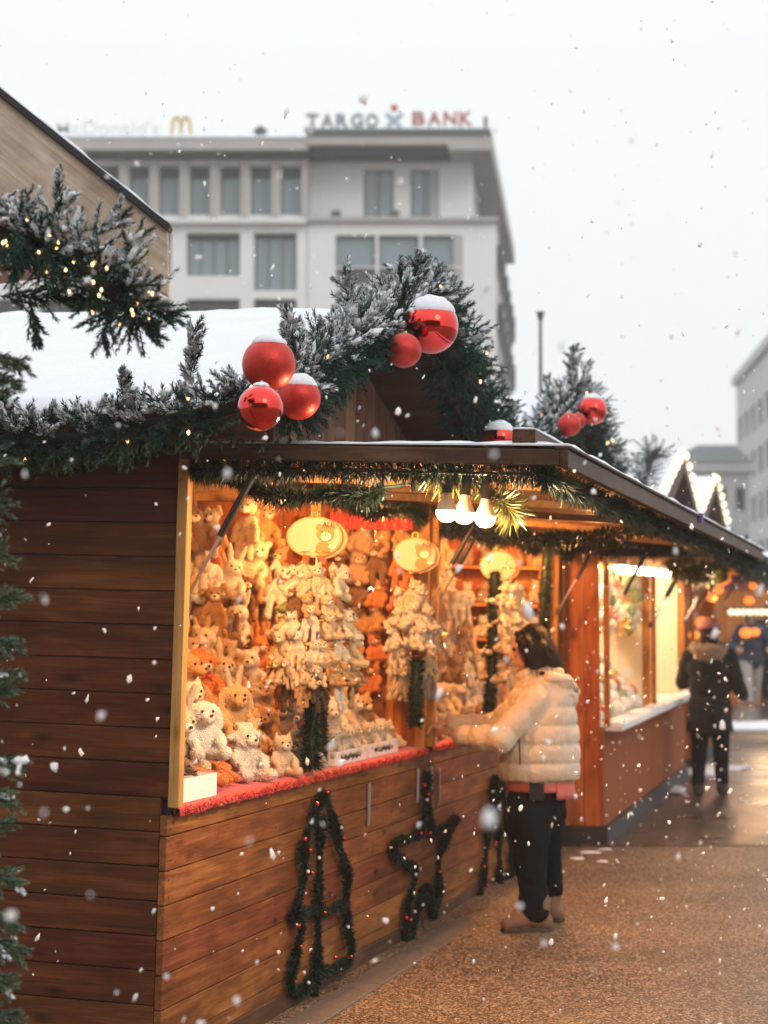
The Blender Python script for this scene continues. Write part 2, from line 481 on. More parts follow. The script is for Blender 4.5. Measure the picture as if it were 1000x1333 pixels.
# ---------------------------------------------------------------- camera, world, sun
cam = bpy.data.cameras.new('camera'); camo = bpy.data.objects.new('camera', cam); C.objects.link(camo)
camo.location = (0, 0, CAMZ); camo.rotation_euler = (PI / 2 + PITCH, 0, 0)
cam.sensor_fit = 'HORIZONTAL'; cam.sensor_width = 24; cam.lens = 24 * F / 1000
cam.clip_start = .05; cam.clip_end = 3000
cam.dof.use_dof = True; cam.dof.focus_distance = 7.3; cam.dof.aperture_fstop = 2.5
SC.camera = camo
SC.view_settings.view_transform = 'Standard'; SC.view_settings.look = 'None'
SC.view_settings.exposure = EXPO = 0.08
SC.cycles.use_denoising = True
SC.cycles.max_bounces = 6; SC.cycles.diffuse_bounces = 3; SC.cycles.glossy_bounces = 3; SC.cycles.transmission_bounces = 3; SC.cycles.volume_bounces = 1
SC.cycles.sample_clamp_indirect = 6

w = bpy.data.worlds.new('World'); SC.world = w; w.use_nodes = True; nt = w.node_tree
bg = nt.nodes['Background']
sky = N(nt, 'ShaderNodeTexSky', sky_type='NISHITA'); sky.sun_disc = False
sky.sun_elevation = math.radians(32); sky.sun_rotation = math.radians(150); sky.dust_density = 6; sky.air_density = 2
hs = N(nt, 'ShaderNodeHueSaturation', i_Saturation=.35); L(nt, sky.outputs[0], hs.inputs['Color'])
tc = N(nt, 'ShaderNodeTexCoord'); sx = N(nt, 'ShaderNodeSeparateXYZ'); L(nt, tc.outputs['Generated'], sx.inputs[0])
cl = N(nt, 'ShaderNodeTexNoise', i_Scale=1.6, i_Detail=4.0); L(nt, tc.outputs['Generated'], cl.inputs['Vector'])
z = mth(nt, 'MULTIPLY_ADD', cl.outputs[0], .06, sx.outputs[2])
over = ramp(nt, z, [(0., (7.55, 7.9, 8.05)), (.3, (7.6, 7.9, 8.1)), (.75, (11.0, 11.4, 11.9))])   # a closed snow cloud
mx = mixc(nt, .1, over, hs.outputs[0])
L(nt, mx, bg.inputs[0]); bg.inputs[1].default_value = .128

sd = bpy.data.lights.new('sun', 'SUN'); sd.energy = .5; sd.angle = math.radians(20); sd.color = (1, .96, .9)
so = bpy.data.objects.new('sun', sd); C.objects.link(so)
so.rotation_euler = (math.radians(58), 0, math.radians(30))

def lamp(M, p, power, col=(1, .44, .13), r=.05):
    l = bpy.data.lights.new('bulb_light', 'POINT'); l.energy = power; l.color = col; l.shadow_soft_size = r
    o = bpy.data.objects.new('bulb_light', l); C.objects.link(o); o.matrix_world = M @ Matrix.Translation(p)
    return o

def loc(M, x, y, axis, val):
    """photo pixel -> point in frame M where coordinate axis == val"""
    r = P(x, y, 10.) - Vector((0, 0, CAMZ)); I = M.inverted()
    c = I @ Vector((0, 0, CAMZ)); q = I.to_3x3() @ r
    t = (val - c[axis]) / q[axis]
    return c + q * t
def hv(x, y, v=0.): return loc(H, x, y, 0, v)
def hu(x, y, u=0.): return loc(H, x, y, 1, u)

# ---------------------------------------------------------------- ground
def ground_mat(name, stops, rough0, rough1, sc=95., wet=.5, wetscale=.9, bd=.006):
    m, nt, b = newmat(name)
    tc = N(nt, 'ShaderNodeTexCoord')
    v = N(nt, 'ShaderNodeTexVoronoi', i_Scale=sc); L(nt, tc.outputs['Object'], v.inputs['Vector'])
    n1 = N(nt, 'ShaderNodeTexNoise', i_Scale=sc * .7, i_Detail=3.0); L(nt, tc.outputs['Object'], n1.inputs['Vector'])
    n2 = N(nt, 'ShaderNodeTexNoise', i_Scale=1.1, i_Detail=6.0, i_Roughness=.65); L(nt, tc.outputs['Object'], n2.inputs['Vector'])
    n3 = N(nt, 'ShaderNodeTexNoise', i_Scale=wetscale, i_Detail=3.0); L(nt, tc.outputs['Object'], n3.inputs['Vector'])
    sp = N(nt, 'ShaderNodeSeparateColor'); L(nt, v.outputs['Color'], sp.inputs[0])
    f = mth(nt, 'MULTIPLY_ADD', sp.outputs[0], .6, mth(nt, 'MULTIPLY', n1.outputs[0], .4))
    col = ramp(nt, f, stops)
    g = ramp(nt, n2.outputs[0], [(.3, (.62, .6, .6)), (.7, (1.25, 1.2, 1.15))])
    col = mixc(nt, 1., col, g, 'MULTIPLY')
    L(nt, col, b.inputs['Base Color'])
    r = mth(nt, 'MULTIPLY_ADD', n3.outputs[0], rough1 - rough0, rough0)
    L(nt, r, b.inputs['Roughness']); b.inputs['Specular IOR Level'].default_value = wet
    bump(nt, b, mth(nt, 'MULTIPLY_ADD', v.outputs['Distance'], .8, n1.outputs[0]), .7, bd)
    return m
GRIT = ground_mat('gritty_brown_asphalt', [(.22, (.022, .013, .007)), (.42, (.082, .05, .027)), (.58, (.165, .102, .056)), (.76, (.52, .39, .26))], .3, .7, sc=115, wet=.4)
WETP = ground_mat('wet_smooth_paving', [(.2, (.035, .026, .022)), (.5, (.07, .052, .043)), (.8, (.11, .085, .07))], .1, .5, sc=60, wet=.8, wetscale=1.6, bd=.002)
MB().box(-300, 300, -30, 600, -.5, 0).build('ground', GRIT)['kind'] = 'structure'
tag(bpy.data.objects['ground'], kind='structure')
pv = MB().box(-30, 60, 14.1, 260, .002, .006); tag(pv.build('paved_lane', WETP), kind='structure')
# lane joints
STONE = plain('worn_grey_kerb', (.12, .098, .082), .7, varn=.35, scale=14, bmp=.6, bscale=35, bdist=.008)
DARKST = plain('dark_plinth', (.03, .026, .024), .6, varn=.3)
kb = MB()
u = -1.0
while u < 5.2:
    Lk = random.uniform(.95, 1.1)
    kb.box(.1 + random.uniform(-.006, .006), .25 + random.uniform(-.008, .008), u, u + Lk - .012, -.12, random.uniform(.028, .04))
    u += Lk
k = kb.build('kerb', STONE, None, H, bevel=.006); tag(k, kind='structure')
# snow left lying on the ground between the stalls
def drift(pts, name='snow_patch'):
    mb = MB()
    for (x, y, rx, ry, h) in pts:
        o0 = len(mb.v); mb.ball((x, y, .0), (rx, ry, h), 18, 6, zlo=-.1)
        for i in range(o0, len(mb.v)):
            v = Vector(mb.v[i]); f = 1 + .45 * noise.noise(v * 6); mb.v[i] = (x + (v.x - x) * f, y + (v.y - y) * f, v.z)
    return mb
dm = MB()
for (px, py, rx, ry, h) in ((768, 1110, .07, .05, .012), (792, 1106, .06, .03, .01), (752, 1118, .05, .04, .01), (783, 1122, .05, .03, .012), (905, 1003, .25, .7, .05), (940, 1000, .35, .3, .03), (880, 1030, .1, .5, .03),(720,1135,.06,.05,.008),(700,1150,.06,.05,.008)):
    g = P(px, py, 10); g = Vector((0, 0, CAMZ)) + (g - Vector((0, 0, CAMZ))) * (CAMZ / (CAMZ - g.z))
    o0 = len(dm.v); dm.ball((g.x, g.y, .0), (rx, ry, h), 20, 6, zlo=-.1)
    for i in range(o0, len(dm.v)):
        v = Vector(dm.v[i]); f = 1 + .9 * noise.noise(Vector((v.x * 9, v.y * 5, 3))); dm.v[i] = (g.x + (v.x - g.x) * f, g.y + (v.y - g.y) * f, v.z)
tag(dm.build('lying_snow', SNOW), kind='stuff'); tag(bpy.data.objects['lying_snow'], 'thin patches of snow lying on the ground beside the stalls', 'snow')

# ---------------------------------------------------------------- snow sheets
def snow_sheet(name, parent, c00, c10, c01, c11, thick, nx=40, ny=20, up=Vector((0, 0, 1)), seed=0, edge=.06, M=None, rough=.35):
    """c00..c10 along s, c00..c01 along t"""
    c00, c10, c01, c11 = map(Vector, (c00, c10, c01, c11))
    ls = (c10 - c00).length; lt = (c01 - c00).length
    ss = [0, .01] + [i / nx for i in range(1, nx)] + [.99, 1]; ts = [0, .02] + [i / ny for i in range(1, ny)] + [.98, 1]
    top = []; bot = []
    for s in ss:
        for t in ts:
            p = c00.lerp(c10, s).lerp(c01.lerp(c11, s), t)
            d = min(s * ls, (1 - s) * ls, t * lt, (1 - t) * lt)
            e = min(1., (max(d, 0) / edge)) ; e = math.sqrt(max(0, 1 - (1 - e) ** 2))
            h = thick * (1 + rough * noise.noise(p * 2.3 + Vector((seed, 0, 0))) + rough * .8 * noise.noise(p * 7) + rough * .5 * noise.noise(p * 21)) * (.3 + .7 * e)
            top.append(p + up * h); bot.append(p)
    ns, ntt = len(ss), len(ts); mb = MB(); f = []
    for i in range(ns - 1):
        for j in range(ntt - 1):
            a = i * ntt + j; f.append((a, a + ntt, a + ntt + 1, a + 1))
    mb.add(top, f, 0, True); mb.add(bot, [q[::-1] for q in f])
    o = ns * ntt
    rim = [j for j in range(ntt)] + [i * ntt + ntt - 1 for i in range(1, ns)] + [(ns - 1) * ntt + j for j in range(ntt - 2, -1, -1)] + [i * ntt for i in range(ns - 2, 0, -1)]
    allv = top + bot
    mb.add(allv, [(rim[k], rim[(k + 1) % len(rim)], rim[(k + 1) % len(rim)] + o, rim[k] + o) for k in range(len(rim))])
    return mb.build(name, SNOW, parent, M)

# ---------------------------------------------------------------- the market stalls
def boards(mb, axis, a0, a1, fixed, z0, z1, pitch, gap=.004, jit=.0018, stack=2, start=None):
    """boards running along axis (0 or 1), stacked in z; fixed=(lo,hi) of the other horizontal axis"""
    z = z0 if start is None else start
    while z < z1 - .005:
        lo, hi = max(z, z0), min(z + pitch - gap, z1)
        if hi - lo > .01:
            j = random.uniform(0, jit)
            if axis == 1: mb.box(fixed[0], fixed[1] - j, a0, a1, lo, hi)
            else: mb.box(a0, a1, fixed[0] + j, fixed[1], lo, hi)
        z += pitch
    return mb
def flapw(ug): return 2.222 - .014 * ug      # outer edge height of the lifted shutters
def nails(par, W, n, z0, pitch):
    mb = MB(); z_ = z0
    while z_ < .9:
        for u_ in (.035, 1.2, 1.23, 2.4, 2.43, W - .04):
            for dz in (.03, .09):
                if 0 < z_ + dz < .93:
                    c = Vector((.0, u_ + random.uniform(-.006, .006), z_ + dz + random.uniform(-.006, .006))); mb.tube([c, c + Vector((.0012, 0, 0))], .0035, 6)
        z_ += pitch
    mb.build('nail_heads', BLACKM, par)['kind'] = 'stuff'
def market_stall(M, W, label, group, u0, ridge, lefteave, righteave, left_wall, side_mat, front_mat, post_mat, depth=2.8, over=.38, flap=1.38, bank=False, apex=None):
    root = thing('market_stall', label, 'market stall', M, group)
    slope = .326; ap = apex if apex is not None else W / 2
    rl = lambda u: ridge - slope * abs(u - ap)
    # walls
    if left_wall:
        mb = MB()
        if bank:
            x = -depth
            while x < -.04:
                mb.box(x, min(x + .14 - .004, -.03), 0 + random.uniform(0, .002), .03, .13, rl(0)); x += .14
            mb.build('side_wall', side_mat, root, bevel=.002)
        else:
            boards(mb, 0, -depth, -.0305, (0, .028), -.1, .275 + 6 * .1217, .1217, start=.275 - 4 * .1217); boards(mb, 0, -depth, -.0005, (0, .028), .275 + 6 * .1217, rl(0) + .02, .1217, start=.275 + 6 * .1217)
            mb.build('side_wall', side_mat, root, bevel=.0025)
            MB().box(-depth, -.0015, .0285, .04, -.1, rl(0)).build('wall_backing', BLACKM, root)
    mb = MB()
    cw = .94 if not bank else .80
    if bank:
        mb.box(-.03, 0, .0, W - .01, .13, cw); mb.build('front_wall', front_mat, root, bevel=.003)
        MB().box(-depth, .03, -.03, W, 0, .13).build('plinth', DARKST, root)
    else:
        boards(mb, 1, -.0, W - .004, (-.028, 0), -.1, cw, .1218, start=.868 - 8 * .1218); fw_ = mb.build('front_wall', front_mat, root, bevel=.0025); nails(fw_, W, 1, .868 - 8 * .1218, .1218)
        MB().box(-.04, -.029, .03, W, -.1, cw).build('wall_backing', BLACKM, root)
        MB().box(-.03, .012, .0, W - .05, -.1, .085).build('base_board', W_DARK_Y, root, bevel=.003)
    mb = MB()
    boards_x = -depth
    mb.box(-depth, -depth + .02, .04, W - .03, 0, rl(0)); mb.build('back_wall', W_ORANGE_Z, root)
    mb = MB()
    x = -depth + .03
    while x < -.06:
        mb.box(x, min(x + .13 - .003, -.055), W - .028, W - .003, .13 if bank else -.05, rl(W) - .02); x += .13
    mb.build('partition_wall', W_ORANGE_Z, root)
    # posts and header
    top = 2.17 if not bank else 2.0
    MB().box(.0005, .042, -.003, .042, cw + .03, top + .08).build('post', post_mat, root, bevel=.003)
    MB().box(-.055, .004, W - .05, W - .004, cw, top + .08).build('post', post_mat, root, bevel=.003)
    mid = 1.69 if not bank else W * .5
    if not bank: MB().box(-.052, -.004, mid, mid + .05, cw, top + .0).build('post', post_mat, root, bevel=.003)
    MB().box(-.05, -.002, .046, W - .051, top, top + .08).build('header_beam', W_DARK_Y, root, bevel=.003)
    MB().box(-depth + .05, -.06, .05, W - .04, top + .15, top + .165).build('ceiling', W_FLAP_Y, root)
    for q in (.6, 1.5, 2.4, 3.2):
        if q < W - .1: MB().box(-depth + .06, -.06, q, q + .06, top + .06, top + .149).build('rafter', W_FLAP_Y, root, bevel=.004)
    # counter
    MB().box(-.85, .01, .0465, W - .0515, cw, cw + .025).build('counter', W_DARK_Y if not bank else WHITEBOX, root, bevel=.003)
    # gable of upright boards
    mb = MB(); u = 0.; pt = .155
    while u < W - .01:
        a, b = u + .002, min(u + pt - .003, W)
        j = random.uniform(0, .003)
        if a < ap < b:
            poly = [(a, top + .081), (b, top + .081), (b, rl(b) - .001), (ap, rl(ap) - .001), (a, rl(a) - .001)]
        else: poly = [(a, top + .081), (b, top + .081), (b, rl(b) - .001), (a, rl(a) - .001)]
        mb.prism(poly, -.026, 0 - j, 0); u += pt
    mb.build('gable', W_ORANGE_Z if bank else W_GABLE_Z, root, bevel=.002)
    # roof
    for s, (ua, ub) in enumerate(((lefteave, ap), (righteave, ap))):
        poly = [(ua, rl(ua)), (ub, ridge), (ub, ridge + .028), (ua, rl(ua) + .028)]
        if ua > ub: poly = poly[::-1]
        r = MB().prism(poly, -depth - .1, over, 0).build('roof', W_DARK_X, root)
        e = (ub - ua); sn = .0
        snow_sheet('snow', r, (-depth - .1, ua, rl(ua) + .029), (over + .01, ua, rl(ua) + .029), (-depth - .1, ub, ridge + .029), (over + .01, ub, ridge + .029), .045 if ua < ub else .045, 50, 24, seed=s, M=Matrix())
        nm = 'bargeboard'
        sg = 1 if ua < ub else -1
        poly = [(ua, rl(ua) - .07), (ub - sg * .001, ridge - .07), (ub - sg * .001, ridge + .03), (ua, rl(ua) + .03)]
        if sg < 0: poly = poly[::-1]
        MB().prism(poly, over + .001, over + .024, 0).build(nm, W_DARK_Y, root)
    MB().box(-depth, over - .01, lefteave - .022, lefteave - .001, rl(lefteave) - .06, rl(lefteave) + .03).build('eave_board', W_DARK_X, root, bevel=.003)
    # lifted shutter
    hz = top + .07; fo = flapw(u0) if not bank else 2.05; fo2 = flapw(u0 + W) if not bank else 2.03
    def fz(x, u): k = x / flap; o = fo + (fo2 - fo) * u / W; return hz + (o - hz) * k
    mb = MB(); x = .03
    while x < flap - .03:
        x1 = min(x + .135, flap - .03); a, b = .02, W - .04
        mb.hexa([(x, a, fz(x, a)), (x1 - .003, a, fz(x1, a)), (x1 - .003, b, fz(x1, b)), (x, b, fz(x, b)), (x, a, fz(x, a) + .018), (x1 - .003, a, fz(x1, a) + .018), (x1 - .003, b, fz(x1, b) + .018), (x, b, fz(x, b) + .018)])
        x += .135
    fl = mb.build('shutter', W_FLAP_Y, root)
    for a in (-.012, W - .04):
        MB().hexa([(.01, a, hz - .034), (flap, a, fz(flap, a) - .034), (flap, a + .03, fz(flap, a) - .034), (.01, a + .03, hz - .034), (.01, a, hz + .022), (flap, a, fz(flap, a) + .022), (flap, a + .03, fz(flap, a) + .022), (.01, a + .03, hz + .022)]).build('shutter_side_rail', W_DARK_X, fl, bevel=.003)
    for a in (W * .33, W * .66):
        MB().hexa([(.03, a, hz - .035), (flap - .03, a, fz(flap, a) - .035), (flap - .03, a + .04, fz(flap, a) - .035), (.03, a + .04, hz - .035), (.03, a, hz - .001), (flap - .03, a, fz(flap, a) - .001), (flap - .03, a + .04, fz(flap, a) - .001), (.03, a + .04, hz - .001)]).build('shutter_batten', W_FLAP_Y, fl, bevel=.003)
    mb = MB(); a, b = -.014, W - .012; zz = .001
    for (x0, x1, l, h) in ((flap + zz, flap + .03, -.04, .022), (flap - .02, flap + .042, .023, .034)):
        mb.hexa([(x0, a, fz(flap, a) + l), (x1, a, fz(flap, a) + l), (x1, b, fz(flap, b) + l), (x0, b, fz(flap, b) + l), (x0, a, fz(flap, a) + h), (x1, a, fz(flap, a) + h), (x1, b, fz(flap, b) + h), (x0, b, fz(flap, b) + h)])
    mb.build('shutter_fascia', W_DARK_Y, fl, bevel=.003)
    snow_sheet('snow', fl, (.012, -.01, fz(0, 0) + .023), (flap + .03, -.01, fz(flap, 0) + .035), (.012, W - .02, fz(0, W) + .023), (flap + .03, W - .02, fz(flap, W) + .035), .016, 50, 40, seed=4, edge=.02, rough=.6, M=Matrix())
    # raised lip board on the shutter
    mb = MB()
    x0, x1 = flap - .17, flap - .09
    u1 = W * .93
    mb.hexa([(x0, .01, fz(x0, 0) + .03), (x1, .01, fz(x1, 0) + .03), (x1, u1, fz(x1, u1) + .03), (x0, u1, fz(x0, u1) + .03), (x0, .01, fz(x0, 0) + .09), (x1, .01, fz(x1, 0) + .09), (x1, u1, fz(x1, u1) + .075), (x0, u1, fz(x0, u1) + .075)])
    lip = mb.build('lip_board', W_DARK_Y, fl, bevel=.003)
    snow_sheet('snow', lip, (x0, .01, fz(x0, 0) + .091), (x1, .01, fz(x1, 0) + .091), (x0, u1, fz(x0, u1) + .076), (x1, u1, fz(x1, u1) + .076), .014, 4, 60, edge=.015, M=Matrix())
    # gas struts at both ends
    for a in (.075, W - .09):
        p0 = Vector((.012, a, top - .47)); p1 = Vector((.30, a, fz(.3, a) - .0))
        d = p1 - p0
        g = MB().tube([p0, p0 + d * .45], .0065, 10).build('gas_strut', CHROME, root)
        MB().tube([p0 + d * .44, p0 + d * .86], .0135, 12).build('strut_cylinder', BLACKM, g)
        MB().tube([p0 + d * .84, p0 + d * 1.0], .02, 10).build('strut_bracket', BLACKM, g); MB().box(.0, .03, a - .016, a + .016, top - .5, top - .45).build('strut_foot', BLACKM, g)
    return root, fz

G_ROW = 'wooden market stalls standing in a row'
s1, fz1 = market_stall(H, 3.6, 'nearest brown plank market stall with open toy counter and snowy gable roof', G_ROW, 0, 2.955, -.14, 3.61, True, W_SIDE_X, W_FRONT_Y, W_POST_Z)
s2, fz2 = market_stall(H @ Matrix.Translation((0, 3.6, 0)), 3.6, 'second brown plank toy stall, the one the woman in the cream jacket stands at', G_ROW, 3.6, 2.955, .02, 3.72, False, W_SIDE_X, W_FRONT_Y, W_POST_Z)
BROWNP = plain('smooth_brown_panel', (.3, .09, .034), .65, varn=.15, scale=5, spec=.06)
s3, fz3 = market_stall(H3, 2.85, 'third stall with orange plank side wall, smooth brown counter front and white ledge', G_ROW, 0, 2.80, -.06, 2.86, True, W_ORANGE_Z, BROWNP, W_ORANGE_Z, bank=True, over=.42, flap=1.0, apex=1.38)
s4, fz4 = market_stall(H3 @ Matrix.Translation((0, 2.9, 0)), 2.85, 'fourth stall in the row with bright cream interior, behind the third', G_ROW, 0, 2.80, .0, 2.9, False, W_ORANGE_Z, BROWNP, W_ORANGE_Z, bank=True, over=.42, flap=1.0, apex=1.38)
s5, fz5 = market_stall(H3 @ Matrix.Translation((0, 6.4, 0)), 2.85, 'farthest stall in the row with dark red interior and orange lanterns', G_ROW, 0, 2.5, -.1, 2.9, True, W_ORANGE_Z, BROWNP, W_ORANGE_Z, bank=True, over=.3, flap=1.0, apex=1.38)
# metal handles and latch on the first stall's front
for st, u, w0, w1 in ((s1, 2.52, .66, .86), (s1, 3.42, .69, .87), (s2, .09, .72, .86), (s2, .26, .64, .84)):
    mb = MB(); mb.box(.001, .012, u - .012, u + .012, w0, w1); mb.box(.012, .016, u - .006, u + .006, w0 + .01, w1 - .01); mb.build('metal_bracket', CHROME, st, bevel=.002)
mb = MB(); mb.box(.004, .014, .0, .05, 1.24, 1.27); mb.tube([(.02, .01, 1.25), (.03, .02, 1.265), (.03, .035, 1.265), (.02, .045, 1.25)], .004, 8); mb.tube([(.018, .012, 1.235), (.018, .012, 1.255)], .008, 8)
la = mb.build('latch', CHROME, s1)
mb = MB(); mb.box(.008, .024, .004, .034, 1.185, 1.225); mb.build('padlock', BRASS, la, bevel=.003)
MB().box(1.405, 1.43, 3.555, 3.61, 2.17, 2.215).build('purple_tape', plain('purple_tape', (.16, .07, .3), .5), s1)

# red cloth on the counters
def cloth(M, W, label):
    mb = MB()
    nx, ny = 14, 160
    top = []
    for j in range(ny + 1):
        for i in range(nx + 1):
            t = i / nx; y = .05 + (W - .105) * j / ny
            if t < .8: x = -.83 + t / .8 * .85; z = .9665
            else: x = .02 + .006 * math.sin(y * 45) ; z = .9665 - (t - .8) / .2 * (.03 + .008 * noise.noise(Vector((0, y * 20, 0))))
            z += .002 * noise.noise(Vector((x * 20, y * 20, 0)))
            top.append((x, y, z))
    f = [(j * (nx + 1) + i, j * (nx + 1) + i + 1, (j + 1) * (nx + 1) + i + 1, (j + 1) * (nx + 1) + i) for j in range(ny) for i in range(nx)]
    mb.add(top, f, 0, True)
    o = mb.build('counter_cloth', REDCLOTH, None, M); s = o.modifiers.new('thick', 'SOLIDIFY'); s.thickness = .004; s.offset = 1
    tag(o, label, 'cloth', 'red felt cloths on the toy counters')
    return o
c1 = cloth(H, 3.6, 'red felt cloth with fringed edge covering the nearest stall counter')
c2 = cloth(H @ Matrix.Translation((0, 3.6, 0)), 3.6, 'red felt cloth on the second stall counter under the woman hands')
for c, W in ((c1, 3.6), (c2, 3.6)):
    n = 1500; B = np.zeros((n, 3)); B[:, 0] = .02 + rng.random(n) * .012; B[:, 1] = .06 + rng.random(n) * (W - .13); B[:, 2] = .945 + rng.random(n) * .02
    D = rng.normal(size=(n, 3)) * .5 + np.array([.5, 0, -.4])
    V4, _ = needles(B, D, np.full(n, .01), 3, .014, .004)
    V, Q = quads(V4); link('fringe', npmesh('fringe', V, Q, REDCLOTH), c)

# stepped display inside
def steps(st, W, label):
    mb = MB()
    for k in range(5):
        mb.box(-.24 - .13 * k - .13, -.24 - .13 * k - (.0 if k == 0 else .0015 * 0), .06, W - .06, .972, 1.04 + .1 * k)
    o = mb.build('stepped_display', plain('dark_red_display_cloth', (.12, .02, .012), .9), None, st.matrix_world.copy())
    tag(o, label, 'display stand')
steps(s1, 3.6, 'dark red stepped stand under the plush toys of the nearest stall')
steps(s2, 3.6, 'dark red stepped stand under the plush toys of the second stall')

# bulbs
def bulb(M, p, s=1., label='', group=None, hang=.12, parts=True):
    o = thing('hanging_light_bulb', label, 'light bulb', M @ Matrix.Translation(p), group)
    mb = MB(); prof = [(.0, -.078), (.018, -.076), (.032, -.066), (.040, -.050), (.041, -.036)]
    n = 16
    for i in range(len(prof) - 1): pass
    v = []; f = []
    for i, (r, z) in enumerate(prof):
        for k in range(n): v.append((max(r, .0005) * math.cos(2 * PI * k / n) * s, max(r, .0005) * math.sin(2 * PI * k / n) * s, z * s))
    for i in range(len(prof) - 1):
        for k in range(n): f.append((i * n + k, i * n + (k + 1) % n, (i + 1) * n + (k + 1) % n, (i + 1) * n + k))
    mb.add(v, f, 0, True); mb.build('glass', BULB, o)
    MB().tube([(0, 0, -.0361 * s), (0, 0, -.01 * s), (0, 0, .012 * s), (0, 0, .03 * s)], [.041 * s, .031 * s, .020 * s, .017 * s], 16).build('neck', BULBCAP, o)
    MB().tube([(0, 0, .03 * s), (0, 0, .07 * s), (0, 0, hang)], [.021 * s, .021 * s, .004], 10).build('socket', BLACKM, o)
    return o
gb = 'bare bulbs under the lifted shutters'
for i, (px, py) in enumerate(((582, 652), (605, 655), (632, 660))):
    q = hu(px, py, .12 + .1 * i)
    bulb(H, q, .94, ('leftmost of the three big lit bulbs under the nearest stall shutter', 'middle one of the three big lit bulbs under the nearest stall shutter', 'rightmost and lowest of the three big lit bulbs under the nearest shutter')[i], gb)
for i, (px, py) in enumerate(((582, 652), (605, 655), (632, 660))): lamp(H, hu(px, py, .12 + .1 * i) + Vector((0, 0, -.12)), 36, (1, .62, .32))
# ---------------------------------------------------------------- baubles
def bauble(M, p, r, mat, label, snow=True, group='red baubles on the garlands'):
    o = thing('red_bauble', label, 'bauble', M @ Matrix.Translation(p), group)
    MB().ball((0, 0, 0), r, 40, 26).build('ball', mat, o)
    MB().tube([(0, 0, r * .97), (0, 0, r * 1.1)], r * .16, 12).build('cap', BRASS, o)
    if snow:
        mb = MB(); mb.ball((0, 0, 0), (r * 1.0, r * 1.0, r * 1.0), 40, 16, zlo=.42 if snow is True else snow, zhi=1)
        for i in range(len(mb.v)):
            v = Vector(mb.v[i]); k = v.z / r
            lo = .42 if snow is True else snow
            h = max(0, (k - lo) / (1 - lo)); mb.v[i] = tuple(v * (1.004 + .13 * h ** .5 + .06 * h * noise.noise(v * 60)) + Vector((0, 0, -.02 * r * noise.noise(v * 90))))
        mb.build('snow_cap', SNOW, o)
    return o
def pxr(px, d): return px * d / F
bauble(H, hv(350, 474, .50), pxr(33, 6.9), REDMATT, 'large frosted red bauble, topmost of the three on the nearest roof corner', .75)
bauble(H, hv(339, 531, .58), pxr(27, 6.9), REDGLOSS, 'shiny red bauble, lowest of the three on the nearest roof corner', .93)
bauble(H, hv(389, 518, .52), pxr(28, 6.9), REDMATT, 'snow capped frosted red bauble, right of the three on the nearest roof corner', .55)
bauble(H, hv(561, 425, .66), pxr(32, 8.9), REDGLOSS, 'large shiny red bauble with snow cap near the peak of the nearest stall', .5)
bauble(H, hv(526, 456, .62), pxr(20, 8.8), REDMATT, 'frosted red bauble half hidden in fir beneath the big shiny one', False)
bauble(H, hv(650, 572, .62), pxr(20, 10.3), REDGLOSS, 'shiny snow capped red bauble just above the shutter of the second stall', .5)
bauble(H, hv(771, 534, .64), pxr(18, 12.4), REDGLOSS, 'shiny red bauble right of the peak of the second stall', .75)
bauble(H, hv(741, 553, .6), pxr(14, 12.2), REDMATT, 'small red bauble in the fir left of the shiny one on the second stall', False)
bauble(H, hv(752, 548, .6), pxr(10, 12.2), REDMATT, 'smallest red bauble tucked between two others on the second stall', False)

# ---------------------------------------------------------------- fir garlands
GG = 'snowy fir garlands on the stall roofs'
out = (1, -.6, .3)
eave = [(-1.15, -.14, 2.25), (-.8, -.16, 2.255), (-.4, -.16, 2.26), (-.15, -.16, 2.29), (.1, -.15, 2.34), (.3, -.14, 2.38), (.46, -.1, 2.42)]
fir_garland(H, eave, .09, dens=430, slen=(.06, .11), snow=.6, lights=7, label='fir garland with snow hanging along the side eave of the nearest stall', group=GG, core=.3, inward=(.2, -1, .2),
            extra=[((.1, -.16, 2.44), (.15, -.3, 1), .2, 16, .45), ((-.58, -.2, 2.3), (-.1, -.2, 1), .09, 10, .5), ((-.15, -.2, 2.35), (.3, -.5, .8), .14, 10, .4), ((-.7, -.2, 2.3), (0, -.2, -1), .12, 8, .5)])
rise = [(.43, -.12, 2.40), (.43, .25, 2.56), (.44, .7, 2.72), (.44, 1.2, 2.88), (.44, 1.65, 3.0), (.44, 1.85, 3.02)]
fir_garland(H, rise, .125, dens=520, slen=(.065, .125), snow=.65, lights=8, label='thick snow covered fir garland climbing the left gable edge of the nearest stall', group=GG, core=.5, inward=(.6, -1, .2),
            extra=[((.44, 1.55, 3.03), (.05, -.1, 1), .15, 26, .6), ((.44, 1.72, 3.04), (.25, .1, 1), .13, 20, .6), ((.44, 1.3, 2.98), (0, -.1, 1), .12, 14, .6), ((.44, .0, 2.5), (-.1, -.3, 1), .2, 16, .4), ((.44, .6, 2.8), (-.1, -.2, 1), .16, 14, .5)])
fall = [(.44, 1.85, 2.98), (.44, 2.2, 2.86), (.43, 2.7, 2.69), (.43, 3.2, 2.52), (.43, 3.6, 2.4)]
fir_garland(H, fall, .14, dens=430, slen=(.075, .14), snow=.5, lights=8, label='fir garland running down the right gable edge of the nearest stall', group=GG, core=.5, inward=(.6, -1, .2),
            extra=[((.44, 3.3, 2.6), (.3, .4, .9), .16, 12, .5), ((.44, 2.6, 2.8), (.4, .1, .9), .14, 12, .5)])
rise2 = [(.43, 3.62, 2.44), (.43, 4.1, 2.56), (.44, 4.7, 2.78), (.44, 5.2, 2.96), (.44, 5.45, 3.0)]
